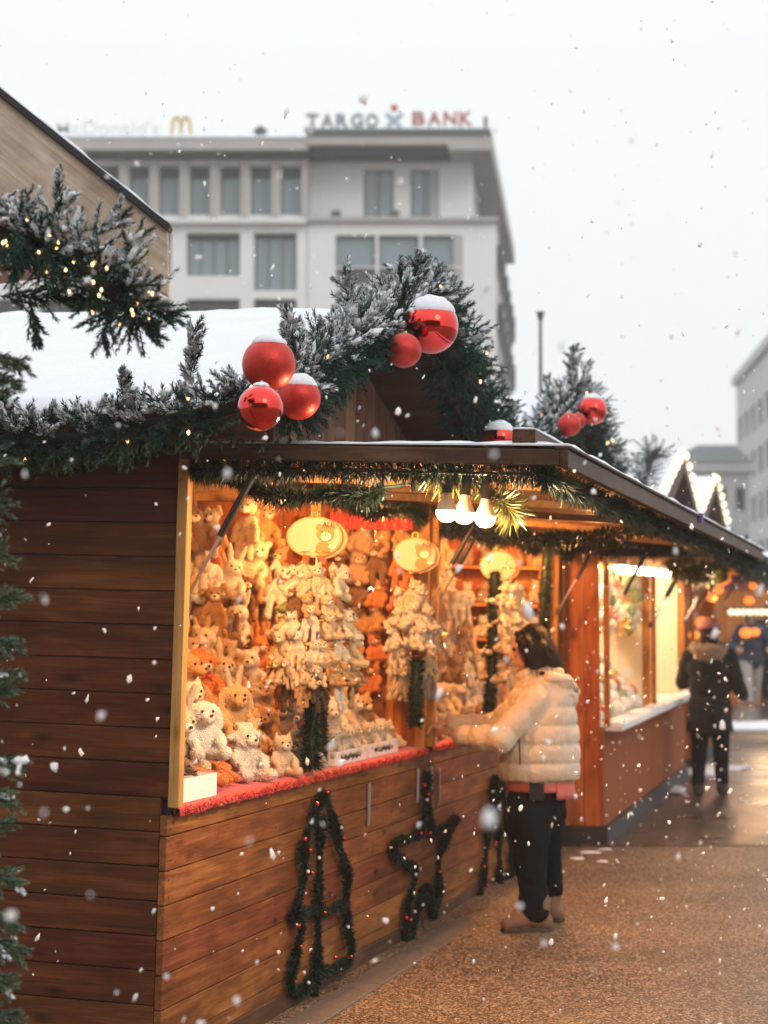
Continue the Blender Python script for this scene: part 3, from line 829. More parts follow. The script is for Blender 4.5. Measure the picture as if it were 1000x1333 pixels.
fir_garland(H, rise2, .125, dens=320, slen=(.07, .13), snow=.5, lights=8, label='snowy fir garland climbing the left gable edge of the second stall', group=GG, core=.5, inward=(.6, -1, .2), K=44, nwid=.0032,
            extra=[((.44, 5.25, 3.02), (0, -.1, 1), .26, 26, .55), ((.44, 5.45, 3.02), (.2, .1, 1), .2, 18, .5), ((.44, 4.6, 2.85), (-.2, -.2, 1), .16, 14, .5)])
fall2 = [(.44, 5.45, 2.98), (.44, 6.0, 2.82), (.43, 6.6, 2.62), (.43, 7.2, 2.42)]
fir_garland(H, fall2, .13, dens=260, snow=.5, lights=8, label='fir garland running down the right gable edge of the second stall', group=GG, core=.5, inward=(.6, -1, .2), K=44, nwid=.0032)
p3p = [(.22, -.1, 2.40), (.22, .6, 2.64), (.22, 1.3, 2.86), (.22, 2.0, 2.68), (.22, 2.8, 2.44)]
fir_garland(H3, p3p, .07, dens=90, snow=.6, label='fir garland on the gable of the third stall beneath a string of round bulbs', group=GG, core=.5, K=40, nwid=.004)
# strings of round bulbs on the gables of the third and fourth stalls
for off, lb in ((0, 'string of glowing round bulbs outlining the gable of the third stall'), (2.9, 'string of glowing round bulbs outlining the gable of the fourth stall')):
    pp = [Vector((.44, off + u, 2.88 - .27 * abs(u - 1.35))) for u in [i * .245 for i in range(0, 12)]]
    o = thing('bulb_string', lb, 'light string', H3 @ Matrix.Translation(pp[6]), 'bulb strings on the far gables')
    MB().tube([p - pp[6] for p in pp], .006, 6).build('cable', BLACKM, o)
    for p in pp:
        MB().ball((0, 0, 0), .036, 12, 8).build('round_bulb', FAIRYW, o, Matrix.Translation(p - pp[6]))

# garland of the arch and the wrapped pole at the left edge
ap = [P(-60, 285, 5.8), P(0, 298, 5.75), P(50, 314, 5.7), P(100, 345, 5.7), P(140, 380, 5.7), P(168, 396, 5.7), P(190, 404, 5.75)]
def wx(px, py, d): return tuple(P(px, py, d))
I4 = Matrix.Identity(4)
fir_garland(I4, ap, .072, dens=560, slen=(.06, .125), nlen=.024, snow=.75, lights=60, label='fir garland with warm fairy lights and snow hanging under the pale wooden arch', group='fir garlands on the arch', core=.3, inward=(.1, -1, -.2), lightsize=.0042, K=60,
            extra=[(wx(70, 290, 5.7), (.1, 0, 1), .12, 14, .4), (wx(165, 350, 5.7), (.3, 0, 1), .09, 10, .45), (wx(180, 395, 5.75), (1, 0, -.35), .1, 14, .4), (wx(170, 405, 5.7), (.6, 0, -.6), .1, 12, .4), (wx(0, 385, 5.7), (1, 0, -.05), .25, 24, .45), (wx(40, 390, 5.7), (.1, 0, -1), .11, 10, .4), (wx(100, 400, 5.7), (1, 0, .1), .2, 16, .5), (wx(140, 405, 5.7), (-.1, 0, -1), .08, 8, .4), (wx(60, 300, 5.6), (.2, 0, -1), .12, 12, .4), (wx(20, 300, 5.6), (.0, 0, -1), .12, 12, .4), (wx(120, 310, 5.7), (.6, 0, .4), .1, 10, .4)])
pole = [P(-42, 420, 5.5), P(-42, 600, 5.5), P(-44, 800, 5.5), P(-45, 1000, 5.5), P(-46, 1200, 5.5), P(-46, 1420, 5.5)]
tips = []
for (y, l, dz) in ((455, .16, -.3), (480, .11, -.5), (520, .12, .3), (600, .07, .1), (650, .08, -.2), (720, .07, -.1), (790, .12, .2), (830, .11, -.1), (870, .11, -.3), (905, .1, .1), (985, .13, -.2), (1020, .12, -.5), (1080, .08, .2), (1130, .11, -.3), (1180, .13, -.5), (1215, .15, -.4), (1250, .13, -.8), (1320, .12, -.1)):
    tips.append((tuple(P(-30, y, 5.45)), (1, -.2, dz), l * .78, int(l * 110), .35))
pl = fir_garland(I4, pole, .05, dens=120, slen=(.05, .09), nlen=.024, snow=.2, label='grey green fir garland wound round the pole at the left edge', group='fir garlands on the arch', core=.5, mat=FIRLT, extra=tips, K=56, nwid=.003)

# ---------------------------------------------------------------- wooden arch
ar = thing('wooden_arch', 'weathered pale wooden gable board of an entrance arch, top left', 'arch', Matrix.Translation(P(-30, 340, 6.0)))
o6 = P(-30, 340, 6.0)
def plate(pts, d0, d1):
    """outline at depth d0 given by photo pixels, real thickness d1-d0"""
    a = [P(x, y, d0) - o6 for x, y in pts]; b = [p + Vector((0, d1 - d0, 0)) for p in a]
    n = len(a); mb = MB()
    mb.add(a + b, [tuple(range(n))[::-1], tuple(range(n, 2 * n))] + [(i, (i + 1) % n, n + (i + 1) % n, n + i) for i in range(n)])
    return mb
sl = W_ARCH_X
gbm = plate([(-200, -36), (218, 300), (219, 386), (160, 352), (-200, 130)], 6.0, 6.04)
gb_ = MB(); gb_.add(gbm.v, gbm.f)
g_ = gb_.build('gable_board', W_ARCH_X, ar, bevel=.003)
# grain follows the board: rotate the texture by giving the board its own axes
g_.data.transform(Matrix.Rotation(math.radians(39), 4, 'Y').inverted()); g_.matrix_local = Matrix.Rotation(math.radians(39), 4, 'Y')
DARKFELT = plain('black_roof_felt', (.02, .02, .022), .7, varn=.3)
plate([(-200, -46), (222, 293), (218.5, 299.5), (-200, -37)], 5.985, 6.06).build('roof_felt', DARKFELT, ar)
a, b = P(-200, -47, 5.985) - o6, P(222, 292, 5.985) - o6
snow_sheet('snow', ar, a, b, a + Vector((0, .075, 0)), b + Vector((0, .075, 0)), .012, 120, 6, edge=.015, rough=.9)
tl = []
mb = plate([(-90, 352), (72, 330), (72, 343), (-90, 366)], 6.05, 6.25); cb = mb.build('cross_beam', plain('red_brown_beam', (.16, .06, .04), .5, varn=.2), ar)
mb = MB()
for k in range(9):
    x = -20 + k * 11; mb.add([P(x, 345 - x * .13, 6.04) - o6, P(x + 2, 345 - x * .13, 6.04) - o6, P(x + 12, 357 - x * .13, 6.04) - o6, P(x + 10, 357 - x * .13, 6.04) - o6], [(0, 1, 2, 3)])
mb.build('pale_stripe', WHITEBOX, cb)
p0, p1 = P(-45, 230, 5.6) - o6, P(-45, 230, 5.6) - o6; p1.z = -o6.z
MB().tube([p0, p1], .028, 12).build('pole', W_POST_Z, ar)
for (x, y) in ((148, 283), (163, 325), (91, 275)):
    c = P(x, y, 5.998) - o6; MB().tube([c, c + Vector((0, -.006, 0))], .006, 10).build('bolt', DARKFELT, ar)

# ---------------------------------------------------------------- tinsel
TG = 'dark green tinsel on the stalls'
tinsel(H, [[(.04, .03, 2.17), (.35, .02, 2.175), (.8, .02, 2.17), (1.36, .02, 2.16)]], .062, 3600, label='dark tinsel fringe along the near side rail of the first lifted shutter', group=TG)
hp = [hu(245, 608, .30), hu(290, 620, .32), hu(335, 640, .34), hu(375, 648, .36), hu(420, 645, .4), hu(450, 640, .4), hu(478, 648, .4), hu(500, 634, .4)]
tinsel(H, [hp], .05, 4200, label='dark tinsel garland swagged across the top of the nearest stall opening', group=TG, wave=.35)
w_ = MB().tube([hu(500, 634, .4), hu(520, 632, .4), hu(545, 626, .4)], .005, 8); ow = w_.build('light_cable', WIRE, None, H); tag(ow, 'green cable running from the tinsel to the black socket', 'cable')
sk = MB().tube([hu(542, 612, .4), hu(543, 622, .4), hu(544, 640, .4)], [.02, .03, .028], 14); tag(sk.build('black_socket', BLACKM, None, H), 'black round socket hanging at the end of the green cable', 'lamp socket')
tinsel(H, [[hu(555, 612, .3), hu(590, 622, .3), hu(625, 632, .35), hu(655, 655, .4), hu(668, 668, .5)]], .075, 3600, mat=TINSELG, label='golden lit tinsel above the three big bulbs', group=TG, wave=.3)
tinsel(H, [[(flap_x, u, flapw(u) - .075 + .012 * math.sin(u * 9)) for u, flap_x in [(i * .25, 1.33) for i in range(0, 15)]]], .055, 3000, label='dark tinsel hanging under the outer edge of the first shutter', group=TG, wave=.3)
tinsel(H, [[(1.33, u, flapw(u) - .075 + .012 * math.sin(u * 9)) for u in [3.6 + i * .25 for i in range(0, 15)]]], .06, 2400, nw=.003, label='dark tinsel hanging under the outer edge of the second shutter', group=TG, wave=.3)
tinsel(H, [[(.06, u, 2.13 + .03 * math.sin(u * 5)) for u in [3.7 + i * .25 for i in range(0, 15)]]], .06, 2000, nw=.003, label='dark tinsel along the header of the second stall', group=TG, wave=.4)
tinsel(H, [[(.06, u, 2.15 + .02 * math.sin(u * 5)) for u in [.5 + i * .25 for i in range(0, 12)]]], .045, 2000, label='dark tinsel along the header beam of the nearest stall', group=TG, wave=.4)
tinsel(H, [[(x, 7.15, 2.17 - .04 * math.sin(x * 3)) for x in (.05, .3, .6, .9, 1.3)]], .07, 2600, nw=.003, label='dark tinsel across the far side rail of the second shutter', group=TG)
tinsel(H, [[(x, 3.62, 2.12 - .05 * math.sin(x * 3)) for x in (.05, .3, .6, .9, 1.3)]], .06, 2600, nw=.003, label='dark tinsel across the joint between the first and second shutters', group=TG)
tinsel(H3, [[(.5, .2, 1.97), (.6, .9, 1.93), (.6, 1.6, 1.95), (.6, 2.6, 1.95)]], .11, 1600, nw=.006, mat=TINSELG, label='golden lit tinsel above the bulb row of the third stall', group=TG)
tinsel(H3, [[(1.0, -.1, 1.97), (1.0, 1.2, 1.95), (1.0, 2.8, 1.93), (1.0, 5.7, 1.92)]], .1, 900, nw=.006, label='dark tinsel under the shutter edge of the third stall', group=TG)
# tinsel wound round the posts
tinsel(H, [[hv(405, 1000, .03), hv(406, 950, .03), hv(408, 880, .03)]], .056, 6500, label='black green tinsel wound round the middle post under the first plush bunch', group=TG, core=.5)
tinsel(H, [[hv(420, 995, -.06), hv(421, 950, -.06), hv(422, 890, -.06)]], .03, 4000, label='thin tinsel strip on the shaded side of the middle post', group=TG, core=.5)
tinsel(H, [[hv(541, 944, .05), hv(541, 900, .05), hv(543, 860, .05)]], .052, 5500, label='black green tinsel wound round the post under the second plush bunch', group=TG, core=.5)
tinsel(H, [[hv(637, 925, .05), hv(640, 860, .05), hv(643, 800, .05), hv(645, 745, .05)]], .05, 4500, nw=.003, label='black green tinsel wound round the middle post of the second stall', group=TG, core=.5)
tinsel(H, [[hv(706, 830, .03), hv(708, 780, .03), hv(714, 700, .03)]], .05, 4500, nw=.003, label='dark tinsel hanging down the last post of the second stall', group=TG, core=.5)
# wire shapes on the front boards
def shape(paths, label, name, beads, R=.03):
    P3 = [[hv(px, py, .035) for px, py in p] for p in paths]
    bl = []
    for (px, py, m) in beads:
        bl.append((hv(px, py, .062), .0105 if m is REDGLOSS else .008, m, 'berry' if m is REDGLOSS else 'snow_bit'))
    return tinsel(H, P3, R, 4200, nw=.0028, name=name, label=label, cat='decoration', group=None, core=.22, beads=bl, wave=.3)
z = lambda l: [(340 + x / 2.778, 980 + y / 2.778) for x, y in l]
BD = lambda l: [(340 + x / 2.778, 980 + y / 2.778, REDGLOSS if c else SNOW) for x, y, c in l]
shape([z([(225, 150), (180, 255), (155, 345), (155, 440), (140, 520), (122, 590), (150, 625), (125, 740), (105, 845), (150, 862), (190, 800), (230, 790), (322, 745), (312, 620), (308, 540), (310, 430), (278, 330), (262, 240), (225, 150)]),
       z([(215, 230), (207, 560), (203, 760), (192, 905)]), z([(122, 590), (180, 570), (240, 575), (308, 540)])], 'dark tinsel outline of a fir tree with red berries, leftmost on the front boards', 'tree_wire_shape',
      BD([(238, 142, 1), (202, 185, 1), (158, 312, 1), (176, 352, 1), (298, 310, 1), (184, 435, 1), (230, 578, 1), (135, 625, 1), (143, 700, 1), (268, 740, 1), (325, 738, 1), (290, 270, 0), (170, 430, 0), (172, 832, 0), (155, 795, 0), (210, 380, 0), (315, 630, 0)]))
shape([z([(600, 70), (600, 140), (575, 290), (485, 325), (495, 375), (555, 430), (530, 560), (520, 680)]), z([(520, 680), (548, 640), (598, 480), (625, 595), (642, 500), (645, 370), (700, 245), (622, 292), (600, 140)])],
      'dark tinsel outline of a star with red berries, between the two tree shapes', 'star_wire_shape',
      BD([(590, 118, 1), (605, 150, 1), (577, 292, 1), (525, 597, 1), (540, 605, 1), (610, 290, 1), (645, 430, 1), (600, 170, 0), (560, 440, 0), (585, 550, 0), (557, 575, 0), (662, 578, 0), (575, 420, 0)]))
shape([z([(850, 85), (825, 260), (805, 440), (790, 555), (850, 560), (862, 440), (855, 250), (850, 85)]), z([(868, 110), (895, 290), (915, 430), (880, 450)])],
      'dark tinsel tree outline beside the woman legs, rightmost on the front boards', 'tree_wire_shape',
      BD([(806, 412, 1), (848, 325, 1), (818, 482, 1), (838, 140, 0), (862, 205, 0), (846, 268, 0), (878, 440, 0), (838, 458, 0), (870, 130, 0)]))

# ---------------------------------------------------------------- plush toys
def fur(name, col, varn=.18):
    m, nt, b = newmat(name)
    geo = N(nt, 'ShaderNodeNewGeometry'); tc = N(nt, 'ShaderNodeTexCoord')
    n = N(nt, 'ShaderNodeTexNoise', i_Scale=7., i_Detail=4.0); L(nt, tc.outputs['Object'], n.inputs['Vector'])
    f = mth(nt, 'MULTIPLY', mth(nt, 'MULTIPLY_ADD', n.outputs[0], .5, .75), mth(nt, 'MULTIPLY_ADD', geo.outputs['Random Per Island'], .16, .9))
    h = N(nt, 'ShaderNodeHueSaturation', i_Color=(*col, 1)); L(nt, f, h.inputs['Value']); L(nt, h.outputs[0], b.inputs['Base Color'])
    b.inputs['Roughness'].default_value = .95; b.inputs['Specular IOR Level'].default_value = .15; b.inputs['Sheen Weight'].default_value = .25
    n2 = N(nt, 'ShaderNodeTexNoise', i_Scale=45., i_Detail=3.0); L(nt, tc.outputs['Object'], n2.inputs['Vector']); bump(nt, b, n2.outputs[0], .8, .02)
    return m
FURS = {'golden': fur('golden_plush', (.55, .30, .11)), 'honey': fur('honey_plush', (.62, .38, .17)), 'tan': fur('tan_plush', (.5, .32, .19)), 'cream': fur('cream_plush', (.74, .62, .45)),
        'white': fur('white_plush', (.82, .78, .70)), 'brown': fur('brown_plush', (.20, .095, .045)), 'orange': fur('orange_plush', (.68, .22, .04)), 'grey': fur('grey_plush', (.36, .31, .27)),
        'dark brown': fur('dark_brown_plush', (.07, .035, .02)), 'green': fur('sage_green_plush', (.3, .34, .14)), 'red': fur('red_plush', (.6, .06, .04))}
EYE = plain('black_bead_eye', (.01, .008, .006), .12); NOSE = plain('brown_thread_nose', (.06, .025, .015), .5); RIBBON = plain('red_satin_ribbon', (.6, .05, .04), .4)
def tufted(me, n, ln, w):
    """short tufts of pile on the surface, same mesh"""
    me.calc_loop_triangles()
    nf = len(me.loop_triangles); tv = np.empty(nf * 3, np.int32); me.loop_triangles.foreach_get('vertices', tv); tv = tv.reshape(-1, 3)
    co = np.empty(len(me.vertices) * 3, np.float32); me.vertices.foreach_get('co', co); co = co.reshape(-1, 3)
    a, b, c = co[tv[:, 0]], co[tv[:, 1]], co[tv[:, 2]]; nr = np.cross(b - a, c - a); ar = np.linalg.norm(nr, axis=1); nr /= ar[:, None] + 1e-9
    i = rng.choice(nf, n, p=ar / ar.sum()); r1 = np.sqrt(rng.random((n, 1))); r2 = rng.random((n, 1))
    p = a[i] * (1 - r1) + b[i] * r1 * (1 - r2) + c[i] * r1 * r2; d = nr[i] + rng.normal(size=(n, 3)) * .55 + np.array([0, 0, -.25]); d /= np.linalg.norm(d, axis=1, keepdims=True)
    s = np.cross(d, rng.normal(size=(n, 3))); s /= np.linalg.norm(s, axis=1, keepdims=True)
    l = ln * rng.uniform(.6, 1.3, (n, 1)); p = p - nr[i] * ln * .15
    V = np.stack([p - s * w, p + s * w, p + d * l + s * w * .15, p + d * l - s * w * .15], 1).reshape(-1, 3)
    base = [tuple(q.vertices) for q in me.polygons]
    nb = len(co); allv = np.vstack([co, V]); fs = base + [tuple(nb + 4 * k + j for j in range(4)) for k in range(n)]
    out = bpy.data.meshes.new('plush'); out.from_pydata(allv.tolist(), [], fs)
    out.polygons.foreach_set('use_smooth', [True] * len(fs)); out.materials.append(FURS['tan']); out.update(); return out
def ell(mb, c, r, rot=None): mb.ball(c, r, 14, 10, M=rot); return mb
def toy_kind(kind):
    mb = MB(); ch = []
    mr = (.10, .08, .075)
    if kind in ('bear', 'rabbit', 'cat', 'dog', 'lamb'):
        ell(mb, (0, 0, .27), (.2, .17, .26)); ell(mb, (0, -.03, .66), (.21, .19, .19)); cap(mb, (0, 0, .4), (0, -.02, .55), .13, .13)
        for s in (-1, 1):
            capchain(mb, [(s * .16, -.02, .44), (s * .25, -.14, .32), (s * .2, -.26, .24)], [.075, .075, .08])
            capchain(mb, [(s * .12, -.05, .1), (s * .2, -.28, .09), (s * .22, -.4, .12)], [.11, .09, .1])
        H0 = Vector((0, -.03, .66))
        if kind == 'bear':
            for s in (-1, 1): ell(mb, (s * .16, 0, .83), (.075, .045, .075))
        if kind == 'rabbit':
            for s in (-1, 1): capchain(mb, [(s * .08, 0, .8), (s * .12, .02, 1.0), (s * .17, .0, 1.18)], [.05, .065, .035])
        if kind == 'cat':
            for s in (-1, 1): mb.tube([(s * .13, -.02, .76), (s * .16, -.02, .93)], [.08, .008], 10)
        if kind == 'dog':
            for s in (-1, 1): capchain(mb, [(s * .17, 0, .78), (s * .25, -.02, .66), (s * .26, -.04, .5)], [.05, .06, .065])
            ell(mb, (0, -.22, .6), (.1, .13, .08)); mr = (.001, .001, .001)
        if kind == 'lamb':
            for s in (-1, 1): capchain(mb, [(s * .18, 0, .72), (s * .3, -.02, .66)], [.04, .045])
            for k in range(14): ell(mb, (random.uniform(-.13, .13), random.uniform(-.05, .08), .76 + random.uniform(0, .1)), (.06,) * 3)
        ex, ey, ez, nz = .085, -.2, .71, .645
        feet = .25
    elif kind in ('dangler', 'dangling rabbit'):
        ell(mb, (0, 0, .45), (.14, .11, .2)); ell(mb, (0, -.02, .78), (.17, .15, .15)); cap(mb, (0, 0, .55), (0, 0, .68), .09, .09)
        for s in (-1, 1):
            capchain(mb, [(s * .11, 0, .58), (s * .22, -.05, .4), (s * .24, -.08, .2)], [.06, .055, .07])
            capchain(mb, [(s * .08, 0, .3), (s * .12, -.07, .12), (s * .13, -.1, -.1)], [.075, .065, .08])
            if kind == 'dangler': ell(mb, (s * .14, 0, .91), (.06, .04, .06))
            else: capchain(mb, [(s * .1, 0, .88), (s * .18, .0, .98), (s * .27, -.03, .8)], [.04, .05, .045])
        ex, ey, ez, nz = .07, -.16, .82, .76
    elif kind == 'lying dog':
        ell(mb, (0, .1, .14), (.17, .32, .14)); ell(mb, (0, -.28, .25), (.16, .16, .15)); ell(mb, (0, -.42, .2), (.08, .1, .07))
        for s in (-1, 1):
            capchain(mb, [(s * .12, -.15, .08), (s * .15, -.4, .05)], [.06, .06]); capchain(mb, [(s * .16, .25, .08), (s * .24, .08, .05)], [.09, .06])
            capchain(mb, [(s * .13, -.25, .33), (s * .2, -.27, .2)], [.045, .06])
        capchain(mb, [(0, .4, .12), (.1, .55, .08)], [.03, .02])
        ex, ey, ez, nz = .07, -.41, .3, .23; mr = (.001,) * 3
    elif kind == 'mouse':
        ell(mb, (0, .0, .15), (.16, .3, .15)); mb.tube([(0, -.2, .16), (0, -.45, .1)], [.12, .02], 12)
        for s in (-1, 1):
            ell(mb, (s * .11, -.22, .28), (.07, .03, .08)); capchain(mb, [(s * .12, -.1, .05), (s * .14, -.22, .03)], [.045, .04])
        capchain(mb, [(0, .28, .08), (.12, .5, .05), (.0, .62, .04)], [.03, .02, .014])
        ex, ey, ez, nz = .06, -.31, .2, .1; mr = (.001,) * 3
    me = blob(mb, .026, 2, .012 if kind != 'lamb' else .03, 9., seed=len(kind))
    hi = tufted(me, 5200, .024 if kind != 'lamb' else .036, .0048)
    e = MB().ball((0, 0, 0), .022, 8, 6).mesh('eye', EYE)
    nm = MB().ball((0, 0, 0), (.03, .02, .022), 8, 6).mesh('nose', NOSE)
    nose_y = -.30 if kind in ('bear', 'rabbit', 'cat', 'lamb') else (-.35 if kind == 'dog' else (-.24 if 'dangl' in kind else (-.52 if kind == 'lying dog' else -.455)))
    mz = None
    if mr[0] > .01:
        mz = (MB().ball((0, 0, 0), mr, 12, 8).mesh('muzzle', FURS['cream']), (0, ey - .0, nz - .02))
    rib = None
    if kind in ('bear', 'dangler', 'lamb'):
        z0 = .485 if kind != 'dangler' else .645; r0 = .155 if kind != 'dangler' else .115
        rb = MB().tube([(r0 * math.cos(t), r0 * math.sin(t) * .95 - .01, z0) for t in [i * PI / 10 for i in range(21)]], .022, 8, cap=False)
        for s in (-1, 1): rb.ball((s * .07, -r0 - .02, z0), (.06, .02, .04), 8, 6)
        rib = rb.mesh('ribbon', RIBBON)
    return dict(me=hi, eye=e, nose=nm, ep=[(-ex, ey, ez), (ex, ey, ez)], np=(0, nose_y, nz + .01), mz=mz, rib=rib)
KINDS = {}
def toy(M, p, size, rz, kind, colour, label, group, name=None, detail=True, tilt=0., ribbon=False, roll=0.):
    if kind not in KINDS: KINDS[kind] = toy_kind(kind)
    k = KINDS[kind]
    nm = {'dangler': 'plush_bear', 'dangling rabbit': 'plush_rabbit', 'lying dog': 'plush_dog'}.get(kind, 'plush_' + kind)
    o = bpy.data.objects.new(nm, k['me']); C.objects.link(o)
    o.material_slots[0].link = 'OBJECT'; o.material_slots[0].material = FURS[colour]
    o.matrix_world = M @ Matrix.Translation(p) @ Matrix.Rotation(rz, 4, 'Z') @ Matrix.Rotation(tilt, 4, 'X') @ Matrix.Rotation(roll, 4, 'Y') @ Matrix.Diagonal((size * random.uniform(.93, 1.07), size * random.uniform(.93, 1.07), size, 1))
    tag(o, label, 'soft toy', group)
    if detail:
        for e in k['ep']: link('eye', k['eye'], o, Matrix.Translation(e))
        link('nose', k['nose'], o, Matrix.Translation(k['np']))
        if k['mz']:
            m = link('muzzle', k['mz'][0], o, Matrix.Translation(k['mz'][1]))
            m.material_slots[0].link = 'OBJECT'; m.material_slots[0].material = FURS['white' if colour in ('white', 'cream') else 'cream']
        if ribbon and k['rib']: link('ribbon', k['rib'], o)
    return o
ORD = ['first', 'second', 'third', 'fourth', 'fifth', 'sixth', 'seventh', 'eighth', 'ninth', 'tenth', 'eleventh', 'twelfth', 'thirteenth', 'fourteenth', 'fifteenth', 'sixteenth', 'seventeenth', 'eighteenth', 'nineteenth']
WORD = {'dangler': 'bear', 'dangling rabbit': 'rabbit', 'lying dog': 'dog'}
def pick(cols): return random.choice(cols)
warm = ['golden', 'golden', 'honey', 'honey', 'tan', 'cream', 'cream', 'brown', 'orange', 'white']
pale = ['cream', 'white', 'tan', 'honey', 'cream', 'white', 'golden', 'grey']
ks = ['bear', 'bear', 'rabbit', 'dog', 'lamb', 'cat', 'dangler', 'dangling rabbit']
for hk, (u0, hn) in enumerate(((0, 'nearest'), (3.6, 'second'))):
    Mh = H @ Matrix.Translation((0, u0, 0))
    # hanging toys behind the counter
    g = f'plush toys hanging at the back of the {hn} stall'
    for r, wz in enumerate((1.97, 1.82, 1.67, 1.52, 1.37)):
        n = 12 if hk == 0 else 9
        for i in range(n):
            kd = pick(['dangler', 'dangling rabbit', 'bear', 'dog', 'rabbit', 'dangler']); co = pick(warm if hk == 0 else pale)
            p = Vector((-.74 + random.uniform(-.08, .08) - (.14 if r < 2 else 0) * 0, (1.05 if hk == 0 else 1.3) + i * .2 + (r % 2) * .1, wz + random.uniform(-.05, .05)))
            toy(Mh, p, random.uniform(.2, .28), random.uniform(-.5, .9), kd, co, f'{co} plush {WORD.get(kd, kd)}, back row of {hn} stall, {ORD[r]} row down, {ORD[i]} from left', g, tilt=random.uniform(-.15, .15), roll=random.uniform(-.3, .3), ribbon=random.random() < .5, detail=hk == 0)
    # end wall
    g = f'plush toys on the end wall of the {hn} stall'
    if hk == 0:
        for r, wz in enumerate((1.98, 1.84, 1.69, 1.54, 1.39, 1.24)):
            for i in range(5):
                kd = pick(['dangler', 'bear', 'rabbit', 'dangling rabbit']); co = pick(['golden', 'orange', 'honey', 'honey', 'tan', 'golden', 'cream', 'brown'])
                toy(Mh, Vector((-.58 + i * .115, 3.46 + random.uniform(-.04, .02), wz + random.uniform(-.03, .03))), random.uniform(.17, .22), random.uniform(-.4, .5), kd, co, f'{co} plush {WORD.get(kd, kd)} on end wall of nearest stall, {ORD[r]} row down, {ORD[i]} from left', g, roll=random.uniform(-.2, .2), detail=True)
    else:
        for r, wz in enumerate((2.0, 1.74, 1.50)):
            MB().box(-.8, -.08, 3.28, 3.565, wz - .02, wz).build('shelf', W_ORANGE_Z, s2, bevel=.003)
        for x in (-.81, -.40, -.08): MB().box(x, x + .02, 3.27, 3.565, 1.0, 2.18).build('shelf_upright', W_ORANGE_Z, s2, bevel=.003)
        for r, wz in enumerate((2.0, 1.745, 1.505, 1.2)):
            for i in range(6):
                kd = pick(['bear', 'lamb', 'cat', 'lamb']); co = pick(['white', 'white', 'cream', 'tan'])
                toy(Mh, Vector((-.74 + i * .125, 3.40, wz)), random.uniform(.16, .2) if r else .13, random.uniform(-.4, .5), kd, co, f'{co} plush {kd} on end shelves of second stall, {ORD[r]} shelf down, {ORD[i]} from left', g, detail=False)
    # stepped counter display
    g = f'plush toys piled on the counter display of the {hn} stall'
    for k in range(6):
        x = -.13 - .13 * k if k else -.11
        wz = .972 if k == 0 else 1.04 + .1 * (k - 1)
        n = 15 if k else 0
        i = 0; u = .13 + (k % 2) * .08
        while u < 3.4:
            if k == 0 and (u < 1.35 and hk == 0 or 2.0 < u < 3.1): u += .2; continue
            kd = pick(['bear', 'dog', 'lamb', 'rabbit', 'cat', 'lying dog', 'bear']); co = pick(pale if k < 3 else warm)
            if k == 0: kd = pick(['bear', 'cat', 'lying dog'])
            s = random.uniform(.21, .29) if k else .17
            toy(Mh, Vector((x, u, wz)), s, random.uniform(.0, 1.4), kd, co, f'{co} plush {WORD.get(kd, kd)} on {hn} counter display, {ORD[k]} step up, {ORD[i]} from left', g, tilt=random.uniform(-.12, .2), roll=random.uniform(-.2, .2), ribbon=random.random() < .35, detail=hk == 0)
            u += s * random.uniform(.72, .95); i += 1
# particular toys at the front left of the counter
gF = None
bx = lambda x0, x1, u0, u1, z0, z1, lab, M=H: tag(recentre(MB().box(x0, x1, u0, u1, z0, z1).build('card_box', WHITEBOX, None, M, bevel=.004)), lab, 'box')
def tray(M, x0, x1, u0, u1, z0, h, lab, writing=True):
    o = thing('card_box', lab, 'box', M @ Matrix.Translation(((x0 + x1) / 2, (u0 + u1) / 2, z0)), 'white card boxes on the counters')
    X, Y = (x1 - x0) / 2, (u1 - u0) / 2
    mb = MB(); t = .004
    mb.box(-X, X, -Y, Y, 0, t); mb.box(X - t, X, -Y, Y, t, h); mb.box(-X, -X + t, -Y, Y, t, h * 1.0); mb.box(-X + t, X - t, -Y, -Y + t, t, h); mb.box(-X + t, X - t, Y - t, Y, t, h)
    mb.build('tray', WHITEBOX, o, Matrix.Rotation(.0, 4, 'Z'))
    if writing:
        for ln in range(1):
            pts = [(X + .002, -Y * .65 + 2 * Y * .62 * k / 60, h * .5 + .012 * math.sin(k * 1.35) * (1 if k % 11 < 8 else .2) + .005 * math.sin(k * 3.1)) for k in range(61)]
            MB().tube(pts, .0022, 5).build('handwriting', INK, o)
    return o
tray(H, -.20, -.005, .075, .50, .972, .085, 'white card box without lid, standing at the left end of the nearest counter', False)
tray(H, -.17, -.02, 2.05, 2.55, .972, .062, 'white box with a handwritten price, left one of two full of white toys')
tray(H, -.17, -.02, 2.60, 3.12, .972, .066, 'white box with a handwritten price, right one beside the second tinsel post')
tray(H, -.14, -.01, 3.72, 3.86, .972, .15, 'tall narrow white box by the woman hands', False)
toy(H, Vector((-.10, .22, 1.05)), .24, 1.1, 'mouse', 'grey', 'grey brown plush mouse lying on the white box at the left end', gF)
toy(H, Vector((-.10, .40, 1.05)), .2, .9, 'mouse', 'tan', 'tan plush mouse lying at the right end of the left white box', gF)
toy(H, Vector((-.07, .64, 1.0)), .27, 1.9, 'dangling rabbit', 'orange', 'orange long limbed plush rabbit slumped at the counter edge', gF, tilt=-1.1)
toy(H, Vector((-.10, .86, 1.0)), .22, 1.4, 'dangler', 'orange', 'small orange plush bear slumped behind the orange rabbit', gF, tilt=-.9)
toy(H, Vector((-.06, 1.42, .975)), .2, .75, 'cat', 'cream', 'small cream plush cat sitting against the middle tinsel post', gF)
toy(H, Vector((-.12, 1.12, .975)), .26, 1.0, 'lamb', 'white', 'fluffy white plush lamb between the orange toys and the cream cat', gF)
toy(H, Vector((-.18, .78, 1.08)), .27, .8, 'dog', 'white', 'white plush dog with long ears above the orange rabbit', gF, ribbon=True)
